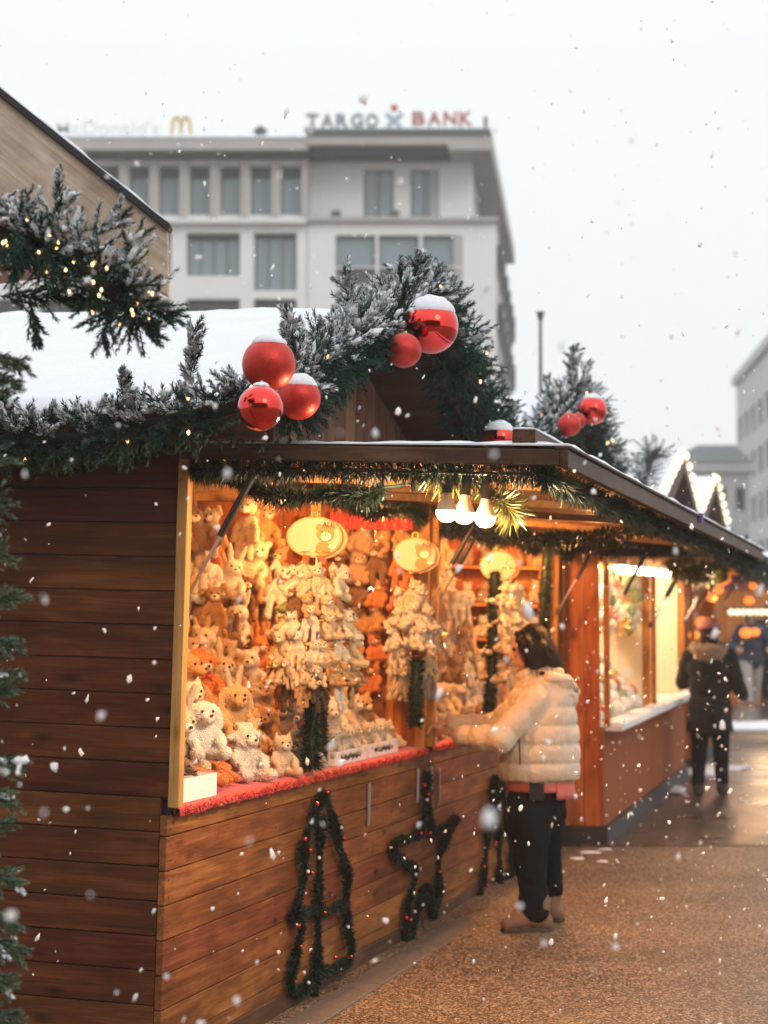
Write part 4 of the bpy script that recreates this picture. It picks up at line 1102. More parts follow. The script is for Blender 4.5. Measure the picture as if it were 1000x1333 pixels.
toy(H, Vector((-.26, .30, 1.16)), .32, .9, 'bear', 'golden', 'large golden plush bear just inside the corner post', gF)
toy(H, Vector((-.2, 1.2, 1.12)), .28, .8, 'dog', 'honey', 'honey plush dog with pale muzzle behind the white lamb', gF)
for t, (a, b, n_) in enumerate(((2.08, 2.52, 5), (2.63, 3.08, 5))):
    for i in range(n_):
        toy(H, Vector((-.1 + .02 * (i % 2), a + (b - a) * i / (n_ - 1), 1.0)), .15, random.uniform(.5, 1.3), pick(['cat', 'lamb', 'bear']), 'white' if random.random() < .75 else 'cream', f'small pale plush toy, {ORD[i]} from left in the {"left" if t == 0 else "right"} handwritten box', 'small pale toys filling the handwritten boxes')
# ---------------------------------------------------------------- plaques with hanging bunches
def ellipse(rx, rz, cx=0, cz=0, n=32): return [(cx + rx * math.cos(2 * PI * i / n), cz + rz * math.sin(2 * PI * i / n)) for i in range(n)]
def plaque(px, py, u, rx, rz, yaw, label, bear=True, straps=True):
    c = hu(px, py, u)
    o = thing('oval_wooden_plaque', label, 'sign', H @ Matrix.Translation(c) @ Matrix.Rotation(yaw, 4, 'Z'), 'oval wooden bear plaques')
    def disc(r1, r2, cx, cz, y0, y1, nm, m, par=o): return MB().prism([(x, z) for x, z in ellipse(r1, r2, cx, cz)][::-1], y0, y1, 1).build(nm, m, par, bevel=.002)
    disc(rx, rz, .018, -.006, .014, .03, 'rear_plaque', WOODRIM)
    f = disc(rx, rz, 0, 0, -.002, .012, 'face', WOODRIM); disc(rx * .94, rz * .92, 0, 0, -.004, -.0021, 'pale_face', WOODDISC, f)
    k = rz / .09
    if bear:
        bx_, bz_ = rx * .42, -.0
        for s in (-1, 1): disc(.015 * k, .015 * k, bx_ + s * .032 * k, .042 * k, -.0062, -.0043, 'painted_ear', BARE, f)
        disc(.036 * k, .032 * k, bx_ - .01 * k, -.05 * k, -.0059, -.0044, 'painted_body', BARE, f)
        disc(.042 * k, .036 * k, bx_, .014 * k, -.0085, -.0063, 'painted_head', BARE, f)
        disc(.024 * k, .02 * k, bx_ + .004 * k, .002 * k, -.0108, -.0086, 'painted_muzzle', BARL, f)
        disc(.005 * k, .004 * k, bx_ + .004 * k, .008 * k, -.0125, -.0109, 'painted_nose', INK, f)
        for s in (-1, 1): disc(.004 * k, .004 * k, bx_ + s * .015 * k, .022 * k, -.0105, -.0087, 'painted_eye', INK, f)
        disc(.02 * k, .008 * k, bx_ + .035 * k, -.042 * k, -.0088, -.0064, 'painted_bottle', BARL, f)
        tm = text_mesh('ALL', .034 * k, .0008); tm.materials.append(INK)
        link('lettering', tm, f, Matrix.Translation((bx_ + .015 * k, -.012, .042 * k)) @ Matrix.Rotation(PI / 2, 4, 'X'))
    rg = [(0 + .016 * k * math.cos(t), 0, rz + .012 * k + .016 * k * math.sin(t)) for t in [i * PI / 8 for i in range(17)]]
    MB().tube(rg, .0035, 8, cap=False).build('ring', BRASS, o)
    if straps:
        for (x0, x1, l) in ((-.03, -.045, .12), (.03, .05, .40)):
            mb = MB(); mb.hexa([(x0 - .016, -.006, -rz + .01), (x0 + .016, -.006, -rz + .01), (x0 + .016, -.002, -rz + .01), (x0 - .016, -.002, -rz + .01), (x1 - .016, -.075, -rz - l), (x1 + .016, -.075, -rz - l), (x1 + .016, -.071, -rz - l), (x1 - .016, -.071, -rz - l)][::1])
            sp = mb.build('strap', STRAP, o)
        mb = MB()
        pts = [(-.05, -.02, -rz - .02), (-.01, -.02, -rz - .02), (-.012, -.02, -rz - .045), (-.048, -.02, -rz - .045), (-.05, -.02, -rz - .02)]
        mb.tube(pts, .003, 6).build('buckle', BRASS, o)
    return o
plaque(409, 699, 1.63, .135, .09, math.radians(-8), 'largest oval wooden plaque with painted bear, on the nearest middle post')
plaque(540, 722, 3.36, .112, .088, math.radians(10), 'oval wooden plaque with painted bear on the post left of the bulbs', straps=False)
plaque(649, 737, 5.25, .112, .092, math.radians(10), 'plain pale oval plaque above the woman head', bear=False, straps=False)
def bunch(px, u, tiers, label, num, xoff=0.):
    c0 = hu(px, tiers[0][0], u); c1 = hu(px, tiers[-1][0], u)
    rod = MB().tube([(0, 0, .12), (0, 0, c1.z - c0.z - .05)], .006, 8)
    o = rod.build('hanging_rack', BRASS, None, H @ Matrix.Translation(c0)); tag(o, label, 'rack')
    for t, (py, rad, n, size, cols, kinds) in enumerate(tiers):
        c = hu(px, py, u)
        MB().tube([(rad * .8 * math.cos(a), rad * .8 * math.sin(a), c.z - c0.z + size * .95) for a in [i * PI / 8 for i in range(17)]], .0025, 5, cap=False).build('wire_ring', BRASS, o)
        for i in range(n):
            a = PI * 1.08 + (PI * 1.15) * (i + .5) / n + random.uniform(-.06, .06)      # side that can be seen
            p = Vector((c.x + rad * math.cos(a), c.y + rad * math.sin(a), c.z - size * .35 + random.uniform(-.012, .012)))
            kd = pick(kinds); co = pick(cols)
            q = toy(H, p, size * random.uniform(.9, 1.1), a + PI / 2 + random.uniform(-.3, .3), kd, co, f'mini {co} plush {WORD.get(kd, kd)} in the {ORD[num]} hanging bunch, {ORD[t]} tier down, {ORD[i]} from left', f'mini plush toys in the {ORD[num]} hanging bunch', roll=random.uniform(-.35, .35), tilt=random.uniform(-.2, .3), detail=num < 2)
wt = ['white', 'white', 'cream']
mix = ['honey', 'golden', 'brown', 'green', 'cream']
bunch(411, 1.60, [(762, .085, 6, .15, wt, ['lamb', 'lamb', 'dangler']), (790, .12, 6, .12, mix, ['dangler', 'bear']), (815, .135, 6, .15, wt, ['lamb', 'bear', 'dangler']), (850, .15, 8, .15, wt, ['lamb', 'dangler']),
                  (878, .165, 9, .12, ['honey', 'cream', 'tan'], ['bear', 'dangler']), (902, .15, 7, .13, ['orange', 'honey', 'white', 'dark brown'], ['dangler', 'dangler'])], 'brass rack of mini toys hanging under the largest oval plaque', 0)
bunch(536, 3.32, [(782, .06, 4, .15, wt, ['dangler']), (806, .085, 5, .15, wt, ['dangler', 'lamb']), (832, .095, 6, .15, wt, ['dangler', 'bear']), (860, .10, 6, .15, ['cream', 'grey', 'white'], ['dangler', 'dangling rabbit']), (890, .10, 6, .15, ['grey', 'cream', 'tan'], ['dangler'])],
      'brass rack of mini toys hanging under the second oval plaque', 1)
bunch(664, 5.0, [(775, .06, 4, .17, wt, ['bear', 'lamb']), (805, .08, 5, .17, wt, ['bear', 'dangler']), (840, .09, 5, .17, wt, ['lamb', 'bear']), (875, .10, 5, .16, ['cream', 'white'], ['bear', 'dangler'])], 'brass rack of mini toys beside the woman face', 2)
bunch(585, 4.1, [(800, .08, 5, .2, ['white', 'white', 'cream'], ['dangler']), (835, .1, 5, .2, ['white', 'tan', 'red', 'cream'], ['dangler', 'dangling rabbit']), (870, .12, 5, .2, ['white', 'cream', 'tan'], ['dangler', 'bear'])], 'brass rack of white and red toys just inside the second stall', 3)
# red valance and inner lamps
rv = MB()
n = 40
for k in range(n):
    x0, x1 = -.50 + .45 * k / n, -.50 + .45 * (k + 1) / n; y0, y1 = 3.40 + .012 * math.sin(k * 1.3), 3.40 + .012 * math.sin((k + 1) * 1.3)
    rv.add([(x0, y0, 2.10), (x1, y1, 2.10), (x1, y1, 2.19), (x0, y0, 2.19)], [(0, 1, 2, 3)], 0, True)
o = rv.build('red_valance', REDCLOTH, None, H); s = o.modifiers.new('thick', 'SOLIDIFY'); s.thickness = .004; tag(o, 'red cloth valance at the top of the nearest stall end wall', 'valance')
for (u, x, lab) in ((.9, -.35, 'lit bulb inside the nearest stall behind the header, left of the middle post'), (2.6, -.3, 'lit bulb inside the nearest stall behind the header, right of the middle post'), (4.6, -.3, 'lit bulb inside the second stall behind the header, left'), (6.2, -.3, 'lit bulb inside the second stall behind the header, right')):
    bulb(H, Vector((-.16, u, 2.28)), 1., lab, 'bulbs inside the stalls', hang=.035)
    lamp(H, Vector((-.14, u, 2.14)), 66, (1, .41, .12))
lamp(H, Vector((.85, 3.9, 1.98)), 36)
# ---------------------------------------------------------------- people
def hand(mb, wrist, d, up, side, curl=.5, s=1.):
    """palm with five fingers; d forward, up = back of the hand, side = thumb side"""
    d, up, side = Vector(d).normalized(), Vector(up).normalized(), Vector(side).normalized()
    w = Vector(wrist)
    cap(mb, w - d * .03, w + d * .01, .026 * s, .027 * s)
    for k in range(4):
        o = (k - 1.5) * .019 * s
        cap(mb, w + side * -o * .8 + d * .01, w + side * -o + d * .078 * s, .016 * s, .0115 * s, 8)
    for k in range(4):
        o = (k - 1.5) * .0205 * s; Lf = (.07, .078, .073, .058)[k] * s
        b = w + side * -o + d * .08 * s
        a = curl * (1 + .15 * k)
        p = [b]; dd = d.copy()
        for j, fr in enumerate((.42, .33, .25)):
            dd = (dd * math.cos(a * .8) - up * math.sin(a * .8)).normalized()
            p.append(p[-1] + dd * Lf * fr)
            upn = up - dd * up.dot(dd); up2 = upn.normalized(); a = curl * .9
            if j == 0: upk = up2
            d2 = dd
            up_local = up2
            # keep bending round the same side axis
            globals()['_u'] = up_local
            dd = d2
        capchain(mb, p, [.0098 * s, .009 * s, .0085 * s, .0075 * s], 8)
    t0 = w + side * .022 * s + d * .02 * s
    capchain(mb, [t0, t0 + (side * .8 + d * .7 - up * .2) * .034 * s, t0 + (side * .75 + d * 1.9 - up * .5) * .034 * s], [.014 * s, .011 * s, .009 * s], 8)
def head_shape(mb, c, fwd, up=Vector((0, 0, 1)), s=1.):
    fwd = Vector(fwd).normalized(); side = up.cross(fwd).normalized(); up = fwd.cross(side)
    R3 = Matrix((side, fwd, up)).transposed()
    c = Vector(c)
    q = lambda x, y, z: c + R3 @ Vector((x, y, z)) * s
    mb.ball(q(0, -.005, .02), (.074 * s, .094 * s, .098 * s), 18, 14, M=R3)
    mb.ball(q(0, .03, -.04), (.058 * s, .062 * s, .072 * s), 16, 12, M=R3)          # jaw
    mb.ball(q(0, .068, -.092), (.022 * s, .02 * s, .018 * s), 10, 8, M=R3)          # chin
    mb.tube([q(0, .084, .012), q(0, .1, -.012), q(0, .108, -.03)], [.009 * s, .012 * s, .013 * s], 8); mb.ball(q(0, .106, -.03), .014 * s, 8, 6)
    mb.ball(q(0, .089, -.058), (.024 * s, .011 * s, .007 * s), 10, 6, M=R3); mb.ball(q(0, .087, -.069), (.02 * s, .011 * s, .008 * s), 10, 6, M=R3)
    for k in (-1, 1):
        mb.ball(q(k * .03, .078, .03), (.022 * s, .012 * s, .008 * s), 8, 6, M=R3)    # brow
        mb.ball(q(k * .04, .06, -.025), (.02 * s, .02 * s, .018 * s), 8, 6, M=R3)
        mb.ball(q(k * .076, -.008, -.01), (.008 * s, .018 * s, .03 * s), 8, 6, M=R3)  # ear
    return q, R3
def skinmesh(mb, vox=.006, sm=2): 
    me = blob(mb, vox, sm); me.materials.append(SKIN); return me
def puffer(rows, vox=.009, sm=3, seed=1, extra=None):
    mb = MB()
    for (c, r, rot) in rows: mb.ball(c, r, 22, 12, M=rot)
    if extra: extra(mb)
    return blob(mb, vox, sm, .006, 9, seed)

# the woman in the cream jacket -- frame: origin at her feet, x to the right of the photo, y away, z up
g = P(704, 1206, 10.5)
WM = Matrix.Translation((g.x, 10.5, 0.0))
k_ = 10.5 / F
def w2(px, py, y=0.): return Vector(((px - 704) * k_, y, (1206 - py) * k_))
wo = thing('person', 'woman in cream puffer jacket, black trousers and tan boots reaching onto the toy counter', 'person', WM)
fwd = Vector((-1., -.08, -.14)).normalized()
mb = MB()
hc = w2(691, 846, .02)
q, R3 = head_shape(mb, hc, fwd, s=1.0)
cap(mb, hc + Vector((.01, 0, -.08)), w2(704, 888, 0), .05, .058)
mb.ball(w2(706, 925, 0), (.13, .17, .16), 16, 12); mb.ball(w2(703, 985, 0), (.12, .15, .16), 16, 12); mb.ball(w2(700, 1035, 0), (.13, .16, .12), 16, 12)
LS, LE, LW = w2(698, 908, -.15), w2(650, 958, -.24), w2(600, 955, -.09)
RS, RE, RW = w2(700, 905, .16), w2(650, 950, .22), w2(592, 942, .10)
capchain(mb, [LS, LE, LW], [.05, .042, .028]); capchain(mb, [RS, RE, RW], [.05, .042, .028])
ld = (w2(576, 950, -.02) - LW).normalized(); rd = (w2(566, 944, .06) - RW).normalized()
hand(mb, LW + ld * .02, ld, (0, -.25, 1), (0, 1, .2), .35); hand(mb, RW + rd * .02, rd, (0, .2, 1), (0, -1, .1), .6)
hipL, hipR = w2(694, 1045, -.08), w2(706, 1040, .09)
knL, knR = w2(692, 1112, -.09), w2(712, 1105, .12)
anL, anR = w2(699, 1188, -.07), w2(722, 1172, .26)
capchain(mb, [hipL, knL, anL], [.088, .062, .045]); capchain(mb, [hipR, knR, anR], [.088, .062, .045])
cap(mb, anL, w2(672, 1204, -.09) + Vector((0, 0, .025)), .04, .03); cap(mb, anR, anR + Vector((-.13, .05, -.11)), .04, .03)
link('body', skinmesh(mb, .0062, 2), wo)
for s in (-1, 1):
    e = q(s * .031, .086, .012)
    MB().ball(e, .0085, 10, 8).build('eye', EYE, wo)
# hair: shoulder length, tied loosely, covering the crown and the side
def hairf():
    mb = MB()
    up = Vector((0, 0, 1))
    mb.ball(hc + Vector((.018, -.0, .035)), (.102, .098, .105), 20, 14)
    mb.ball(hc + Vector((.05, 0, -.03)), (.09, .098, .13), 18, 12); mb.ball(hc + Vector((.09, 0, -.1)), (.08, .095, .105), 16, 10)
    for (a, b, c, r0, r1) in (((-.03, -.085, .04), (.02, -.10, -.06), (.04, -.1, -.15), .04, .03), ((.05, -.07, .0), (.085, -.065, -.09), (.14, -.05, -.2), .055, .032), ((.03, -.085, -.02), (.05, -.105, -.1), (.08, -.12, -.19), .045, .028), ((.08, .0, .0), (.12, .0, -.08), (.165, .03, -.19), .055, .03),
                              ((.03, .08, 0), (.05, .09, -.08), (.07, .07, -.15), .045, .03), ((-.02, -.07, .06), (-.015, -.09, .0), (-.005, -.09, -.08), .03, .022), ((.06, -.04, .03), (.1, -.03, -.06), (.135, -.05, -.15), .05, .03)):
        capchain(mb, [hc + Vector(a), hc + Vector(b), hc + Vector(c)], [r0, (r0 + r1) / 2, r1])
    mb.ball(hc + Vector((-.03, 0, .078)), (.05, .078, .042), 14, 10)
    me = blob(mb, .008, 2); 
    for v in me.vertices:
        p = v.co; st = noise.noise(Vector((p.x * 90, p.y * 90, p.z * 12)))
        v.co += v.normal * st * .004
    return me
hm = hairf(); hm.materials.append(HAIR); ho = link('hair', hm, wo)
n = 3500; B = np.array([tuple(hc)]) + rng.normal(size=(n, 3)) * .03 + np.array([.05, 0, -.02]); 
vv = np.array([tuple(v.co) for v in hm.vertices]); nn = np.array([tuple(v.normal) for v in hm.vertices]); ii = rng.integers(0, len(vv), n)
B = vv[ii]; D = nn[ii] * .25 + np.array([.35, 0, -1.]) + rng.normal(size=(n, 3)) * .12; D /= np.linalg.norm(D, axis=1, keepdims=True)
sd_ = np.cross(D, nn[ii]); sd_ /= np.linalg.norm(sd_, axis=1, keepdims=True) + 1e-6; l = rng.uniform(.03, .09, (n, 1))
V4 = np.stack([B - sd_ * .0015, B + sd_ * .0015, B + D * l + sd_ * .0004, B + D * l - sd_ * .0004], 1); V, Q = quads(V4)
link('hair_strands', npmesh('hair_strands', V, Q, HAIR), ho)
# puffer jacket: a smooth shell, then quilted by pushing the panels out between the seams
def jacket():
    mb = MB()
    rows = ((1014, 651, 754, .205), (1000, 650, 755, .225), (975, 652, 755, .23), (950, 655, 753, .225), (925, 660, 750, .215), (905, 665, 746, .2), (890, 672, 738, .165), (880, 680, 728, .12))
    n = 32; v = []; f = []
    for (py, x0, x1, ry) in rows:
        c = w2((x0 + x1) / 2, py)
        for i in range(n):
            a_ = 2 * PI * i / n; ca, sa = math.cos(a_), math.sin(a_)
            v.append((c.x + (x1 - x0) / 2 * k_ * math.copysign(abs(ca) ** .85, ca), ry * math.copysign(abs(sa) ** .85, sa), c.z))
    m = len(rows)
    for j in range(m - 1):
        for i in range(n): f.append((j * n + i, j * n + (i + 1) % n, (j + 1) * n + (i + 1) % n, (j + 1) * n + i))
    f.append(tuple(range(n))[::-1]); f.append(tuple(range((m - 1) * n, m * n)))
    mb.add(v, f, 0, True)
    for S, E, Wr in ((LS, LE, LW), (RS, RE, RW)):
        for i in range(9): mb.ball(S.lerp(E, i / 8), .08 - .010 * i / 8, 16, 10)
        for i in range(12): mb.ball(E.lerp(Wr, i / 11.), .069 - .022 * (i / 11.) ** 1.3, 16, 10)
        d = (Wr - E).normalized(); mb.tube([Wr - d * .01, Wr + d * .02], [.046, .04], 14)
    # collar and hood lying on the shoulders
    capchain(mb, [w2(673, 890, .05), w2(680, 878, -.07), w2(706, 872, -.09), w2(728, 876, -.05)], [.024, .028, .03, .03])
    capchain(mb, [w2(673, 890, .05), w2(690, 878, .1), w2(715, 872, .09)], [.024, .028, .03])
    capchain(mb, [w2(716, 884, -.13), w2(736, 888, -.11), w2(743, 898, -.03), w2(743, 898, .05)], [.038, .043, .05, .045])
    capchain(mb, [w2(736, 892, -.1), w2(743, 912, -.06), w2(744, 916, .03)], [.036, .036, .036])
    me = blob(mb, .0085, 3)
    zs = [w2(0, py).z for py in (1014, 990, 966, 942, 918, 897)]
    def bandp(t):        # 0 at a seam, 1 in the middle of a panel
        t = t % 1.; return math.sin(PI * t) ** .45
    for vv_ in me.vertices:
        p = vv_.co.copy(); best = None
        for S, E, Wr in ((LS, LE, LW), (RS, RE, RW)):
            for (a0, b0, o0, r0) in ((S, E, 0., .09), (E, Wr, (E - S).length, .078)):
                ab = b0 - a0; t = max(0, min(1, (p - a0).dot(ab) / ab.length_squared)); dd = (p - a0 - ab * t).length
                if dd < r0 + .012 and (best is None or dd < best[0]): best = (dd, o0 + t * ab.length)
        torso_in = abs(p.y) < .235 and p.x > w2(655, 0).x and best is not None and abs(p.y) < .12
        if p.z > w2(0, 886).z and p.x > -.09: s_ = .6 + .4 * noise.noise(p * 20)
        elif best is not None and not torso_in: s_ = bandp(best[1] / .118 + .12 * noise.noise(p * 7))
        else:
            z_ = p.z; k0 = 0
            while k0 < len(zs) - 2 and z_ > zs[k0 + 1]: k0 += 1
            s_ = bandp(max(0.001, min(.999, (z_ - zs[k0]) / (zs[k0 + 1] - zs[k0]))))
        wr = noise.noise(Vector((p.x * 34, p.y * 34, p.z * 13))) * .005 + noise.noise(p * 11) * .008 + noise.noise(Vector((p.x * 70, p.y * 70, p.z * 40))) * .002
        vv_.co += vv_.normal * ((.010 if best is not None and not torso_in else .016) * (s_ - .55) + wr)
    return me
jm = jacket(); jm.materials.append(JACKET); jo = link('jacket', jm, wo)
# hood lining, pocket zip, quilting seams
MB().ball(w2(744, 898, -.03), (.042, .075, .035), 14, 10).build('hood_lining', JLINE, jo)
MB().tube([w2(673, 958, -.232), w2(674, 990, -.245)], [.004, .004], 8).build('pocket_zip', BLACKM, jo)
MB().ball(w2(702, 1014, 0), (.2, .2, .014), 28, 8).build('hem_band', JACKET, jo)
mb = MB()
ring = [w2(700, 0, 0)] 
sm_ = MB()
def skirt(px0, px1, py0, py1, ry, n=40, wav=.006, a0=0, a1=2 * PI):
    mb = MB(); cx = (px0 + px1) / 2; rx = (px1 - px0) / 2 * k_; v = []
    for j in range(5):
        for i in range(n + 1):
            a = a0 + (a1 - a0) * i / n; py = py0 + (py1 - py0) * j / 4; c = w2(cx, py, 0); e = 1 + .03 * j / 4 + wav * math.sin(a * 9) * j
            v.append((c.x + rx * e * math.cos(a), ry * e * math.sin(a), c.z))
    mb.add(v, [(j * (n + 1) + i, j * (n + 1) + i + 1, (j + 1) * (n + 1) + i + 1, (j + 1) * (n + 1) + i) for j in range(4) for i in range(n)], 0, True); return mb
s_ = skirt(662, 745, 1005, 1027, .175); so_ = s_.build('shirt_hem', PINK, wo); md = so_.modifiers.new('t', 'SOLIDIFY'); md.thickness = .006
s_ = skirt(664, 747, 1005, 1036, .178, a0=-PI * .38, a1=PI * .3); so_ = s_.build('shirt_tail', PINK, wo); md = so_.modifiers.new('t', 'SOLIDIFY'); md.thickness = .006
MB().box(-.07, .005, -.196, -.186, w2(0, 1036).z, w2(0, 1006).z).build('bag_strap', BLACKM, wo)
# trousers
mb = MB()
mb.ball(w2(699, 1040, 0), (.158, .17, .12), 20, 14)
capchain(mb, [w2(688, 1060, -.085), w2(689, 1100, -.09), w2(692, 1145, -.08), w2(695, 1180, -.07)], [.12, .092, .076, .077], 18)
capchain(mb, [w2(712, 1055, .09), w2(712, 1105, .13), w2(718, 1140, .2), w2(722, 1166, .26)], [.12, .094, .078, .07], 18)
tm = blob(mb, .011, 4, .008, 12, 3)
for v in tm.vertices: v.co += v.normal * .005 * noise.noise(Vector((v.co.x * 14, v.co.y * 14, v.co.z * 30)))
tm.materials.append(TROUSER); link('trousers', tm, wo)
# boots
def boot(an, toe, s=1.):
    mb = MB(); an = Vector(an); toe = Vector(toe); d = (toe - an); d.z = 0; d.normalize()
    heel = Vector((an.x, an.y, 0)) - d * .035
    capchain(mb, [an + Vector((0, 0, .05)), an + Vector((0, 0, -.02))], [.066, .062], 16)
    capchain(mb, [heel + Vector((0, 0, .05)), heel + d * .08 + Vector((0, 0, .075)), heel + d * .15 + Vector((0, 0, .058)), Vector((toe.x, toe.y, .04)) - d * .02], [.047, .05, .047, .038], 16)
    me = blob(mb, .009, 3, .003, 20); me.materials.append(BOOT)
    b = link('boot', me, wo)
    sb = MB(); pts = []
    L_ = (toe - heel).length
    prof = [(0, .0), (.02, .036), (.08, .042), (.14, .043), (L_ * .8, .047), (L_ * .96, .036), (L_ + .012, .0)]
    sd2 = Vector((-d.y, d.x, 0)); th = Vector((toe.x, toe.y, 0)) - Vector((heel.x, heel.y, 0)); Ln = th.length
    prof = [(-.048, 0), (-.035, .034), (.03, .046), (Ln * .55, .046), (Ln * .8, .05), (Ln, .036), (Ln + .02, 0)]
    outl = [(a, w_) for a, w_ in prof] + [(a, -w_) for a, w_ in prof[-2:0:-1]]
    lo = [heel * 1 + d * a + sd2 * w_ for a, w_ in outl]
    v = [Vector((p.x, p.y, 0)) for p in lo] + [Vector((p.x, p.y, .024)) for p in lo]; n = len(outl)
    sb.add(v, [tuple(range(n)), tuple(range(n, 2 * n))[::-1]] + [(i, n + i, n + (i + 1) % n, (i + 1) % n) for i in range(n)])
    sb.build('sole', SOLE, b, bevel=.004)
    lc = MB()
    for t in range(4):
        c = heel + d * (.085 + .025 * t) + Vector((0, 0, .108 - .012 * t)); lc.tube([c - sd2 * .025, c + Vector((0, 0, .006)), c + sd2 * .025], .003, 6)
    lc.build('laces', SOLE, b)
boot(w2(699, 1180, -.07), w2(655, 1206, -.10)); boot((w2(721, 0).x, .26, .10), (w2(721, 0).x - .17, .32, 0))

# a general standing figure for the people farther off
def figure(M, h, label, coat, legs, hatc=None, hood=None, long=True, arms=((-.26, -.02, .62), (.26, -.02, .62)), face=-1, bag=False, stride=.1, skin_hands=True, hairc=HAIR, elb=((-.27, 0, .64), (.27, 0, .64)), lean=0.):
    """h standing height; built for 1.0 and scaled. face=-1 looks to the viewer, 1 away"""
    o = thing('person', label, 'person', M @ Matrix.Scale(h, 4))
    f = Vector((lean, face, -.1 * abs(lean))).normalized()
    mb = MB(); s = 1 / 1.65
    q, R3 = head_shape(mb, (0, 0, .925), f, s=s)
    cap(mb, (0, 0, .86), (0, 0, .8), .03, .035)
    mb.ball((0, 0, .72), (.1, .065, .11), 16, 12); mb.ball((0, 0, .58), (.085, .06, .12), 16, 12); mb.ball((0, 0, .5), (.095, .07, .07), 14, 10)
    for k, (hd, el) in enumerate(zip(arms, elb)):
        sx_ = -1 if k == 0 else 1
        capchain(mb, [(sx_ * .105, 0, .79), el, hd], [.03, .025, .018])
        d = (Vector(hd) - Vector(el)).normalized(); sdv = d.cross(Vector((0, face, .3))).normalized()
        hand(mb, Vector(hd) + d * .01, d, sdv.cross(d), sdv * sx_, .5, s)
    for sx_ in (-1, 1):
        y = sx_ * stride
        capchain(mb, [(sx_ * .055, 0, .5), (sx_ * .06, y * .5 + face * .02, .28), (sx_ * .065, y, .045)], [.052, .037, .027]); cap(mb, (sx_ * .065, y, .03), (sx_ * .075, y + face * .09, .02), .025, .02)
    me = blob(mb, .0065, 1); me.materials.append(SKIN); link('body', me, o)
    mb = MB()
    lo = .36 if long else .5
    mb.ball((0, 0, .74), (.135, .1, .11), 18, 12); mb.ball((0, 0, .62), (.12, .095, .13), 18, 12); mb.ball((0, 0, .5), (.13, .105, .12), 18, 12)
    if long: mb.tube([(0, 0, .55), (0, 0, .44), (0, 0, lo)], [.11, .125, .135], 20)
    for k, (hd, el) in enumerate(zip(arms, elb)):
        sx_ = -1 if k == 0 else 1; hd, el = Vector(hd), Vector(el)
        capchain(mb, [(sx_ * .11, 0, .79), el, el.lerp(hd, .8)], [.052, .045, .035])
    me = blob(mb, .009, 3, .006, 12, 2); me.materials.append(coat); co = link('coat', me, o)
    mb = MB()
    mb.ball((0, 0, .5), (.09, .075, .07), 16, 12)
    for sx_ in (-1, 1):
        y = sx_ * stride; capchain(mb, [(sx_ * .055, 0, .5), (sx_ * .06, y * .5 + face * .02, .28), (sx_ * .065, y, .075)], [.07, .05, .038], 14)
    me = blob(mb, .009, 3, .004, 14, 5); me.materials.append(legs); link('trousers', me, o)
    for sx_ in (-1, 1):
        y = sx_ * stride; mb = MB(); capchain(mb, [(sx_ * .065, y, .07), (sx_ * .065, y, .03), (sx_ * .075, y + face * .1, .025)], [.035, .034, .026], 14)
        me = blob(mb, .006, 2); me.materials.append(SOLE if legs is TROUSER else BOOT); link('shoe', me, o)
    mb = MB(); mb.ball((0, -face * .012, .945), (.058, .066, .064), 18, 12); mb.ball((0, -face * .03, .9), (.055, .045, .06), 16, 10)
    me = blob(mb, .006, 2, .006, 40, 3); me.materials.append(hairc); link('hair', me, o)
    if hatc is not None:
        mb = MB(); mb.ball((0, -face * .006, .958), (.064, .071, .058), 20, 12, zlo=-.1); mb.tube([(0, 0, .945), (0, 0, .968)], [.07, .069], 20)
        me = blob(mb, .006, 2, .002, 50); me.materials.append(hatc); link('knitted_hat', me, o)
    if hood is not None:
        mb = MB(); pts = [(.085 * math.cos(a), -face * .02 + .075 * math.sin(a), .84 + .015 * math.sin(a)) for a in [i * PI / 10 for i in range(21)]]
        mb.tube(pts, .03, 10, cap=False); mb.ball((0, -face * .06, .81), (.09, .05, .06), 16, 10)
        me = blob(mb, .008, 2, .012, 40); me.materials.append(hood); link('fur_hood', me, co)
    if bag: 
        mb = MB(); mb.ball((.2, 0, .42), (.05, .09, .08), 14, 10); mb.tube([(.2, -.05, .48), (.12, 0, .8), (.2, .05, .48)], .006, 6); mb.build('bag', bag, o)
    return o
DARKCOAT = plain('dark_grey_wool_coat', (.012, .013, .015), .9, spec=.1, varn=.3, scale=8, sheen=.1)
BEIGE = plain('beige_fur_trim', (.25, .17, .12), .95, varn=.35, scale=50)
PINKHAT = plain('dusky_pink_knit', (.42, .16, .14), .9, varn=.2, scale=60)
NAVY = plain('navy_anorak', (.02, .035, .07), .7, varn=.2); LTROUSER = plain('light_grey_trousers', (.4, .38, .37), .8, varn=.1); MAROON = plain('maroon_anorak', (.16, .03, .03), .7)
g = P(925, 1034, 17.9)
figure(Matrix.Translation((g.x, 17.9, 0)) @ Matrix.Rotation(math.radians(-12), 4, 'Z'), 1.56, 'person in long dark coat, fur hood and pink hat, seen from behind at third stall', DARKCOAT, TROUSER, PINKHAT, BEIGE, True,
       arms=((-.1, .2, .64), (.2, .06, .55)), elb=((-.155, .06, .64), (.16, -.02, .63)), face=1, stride=.05)
for (px, h, d, lab, c, l, hc_, st) in ((978, 1.66, 33., 'person in navy anorak and light trousers far down the lane, walking', NAVY, LTROUSER, None, .16), (1003, 1.74, 34., 'person in dark coat at the far right edge of the lane', DARKCOAT, TROUSER, None, .1), (956, 1.6, 36., 'person in maroon anorak farthest down the lane', MAROON, TROUSER, PINKHAT, .12)):
    figure(Matrix.Translation((P(px, 800, d).x, d, 0)), h, lab, c, l, hc_, None, False, arms=((-.16, -.12, .6), (.16, -.12, .6)), elb=((-.19, .02, .63), (.19, .02, .63)), stride=st)
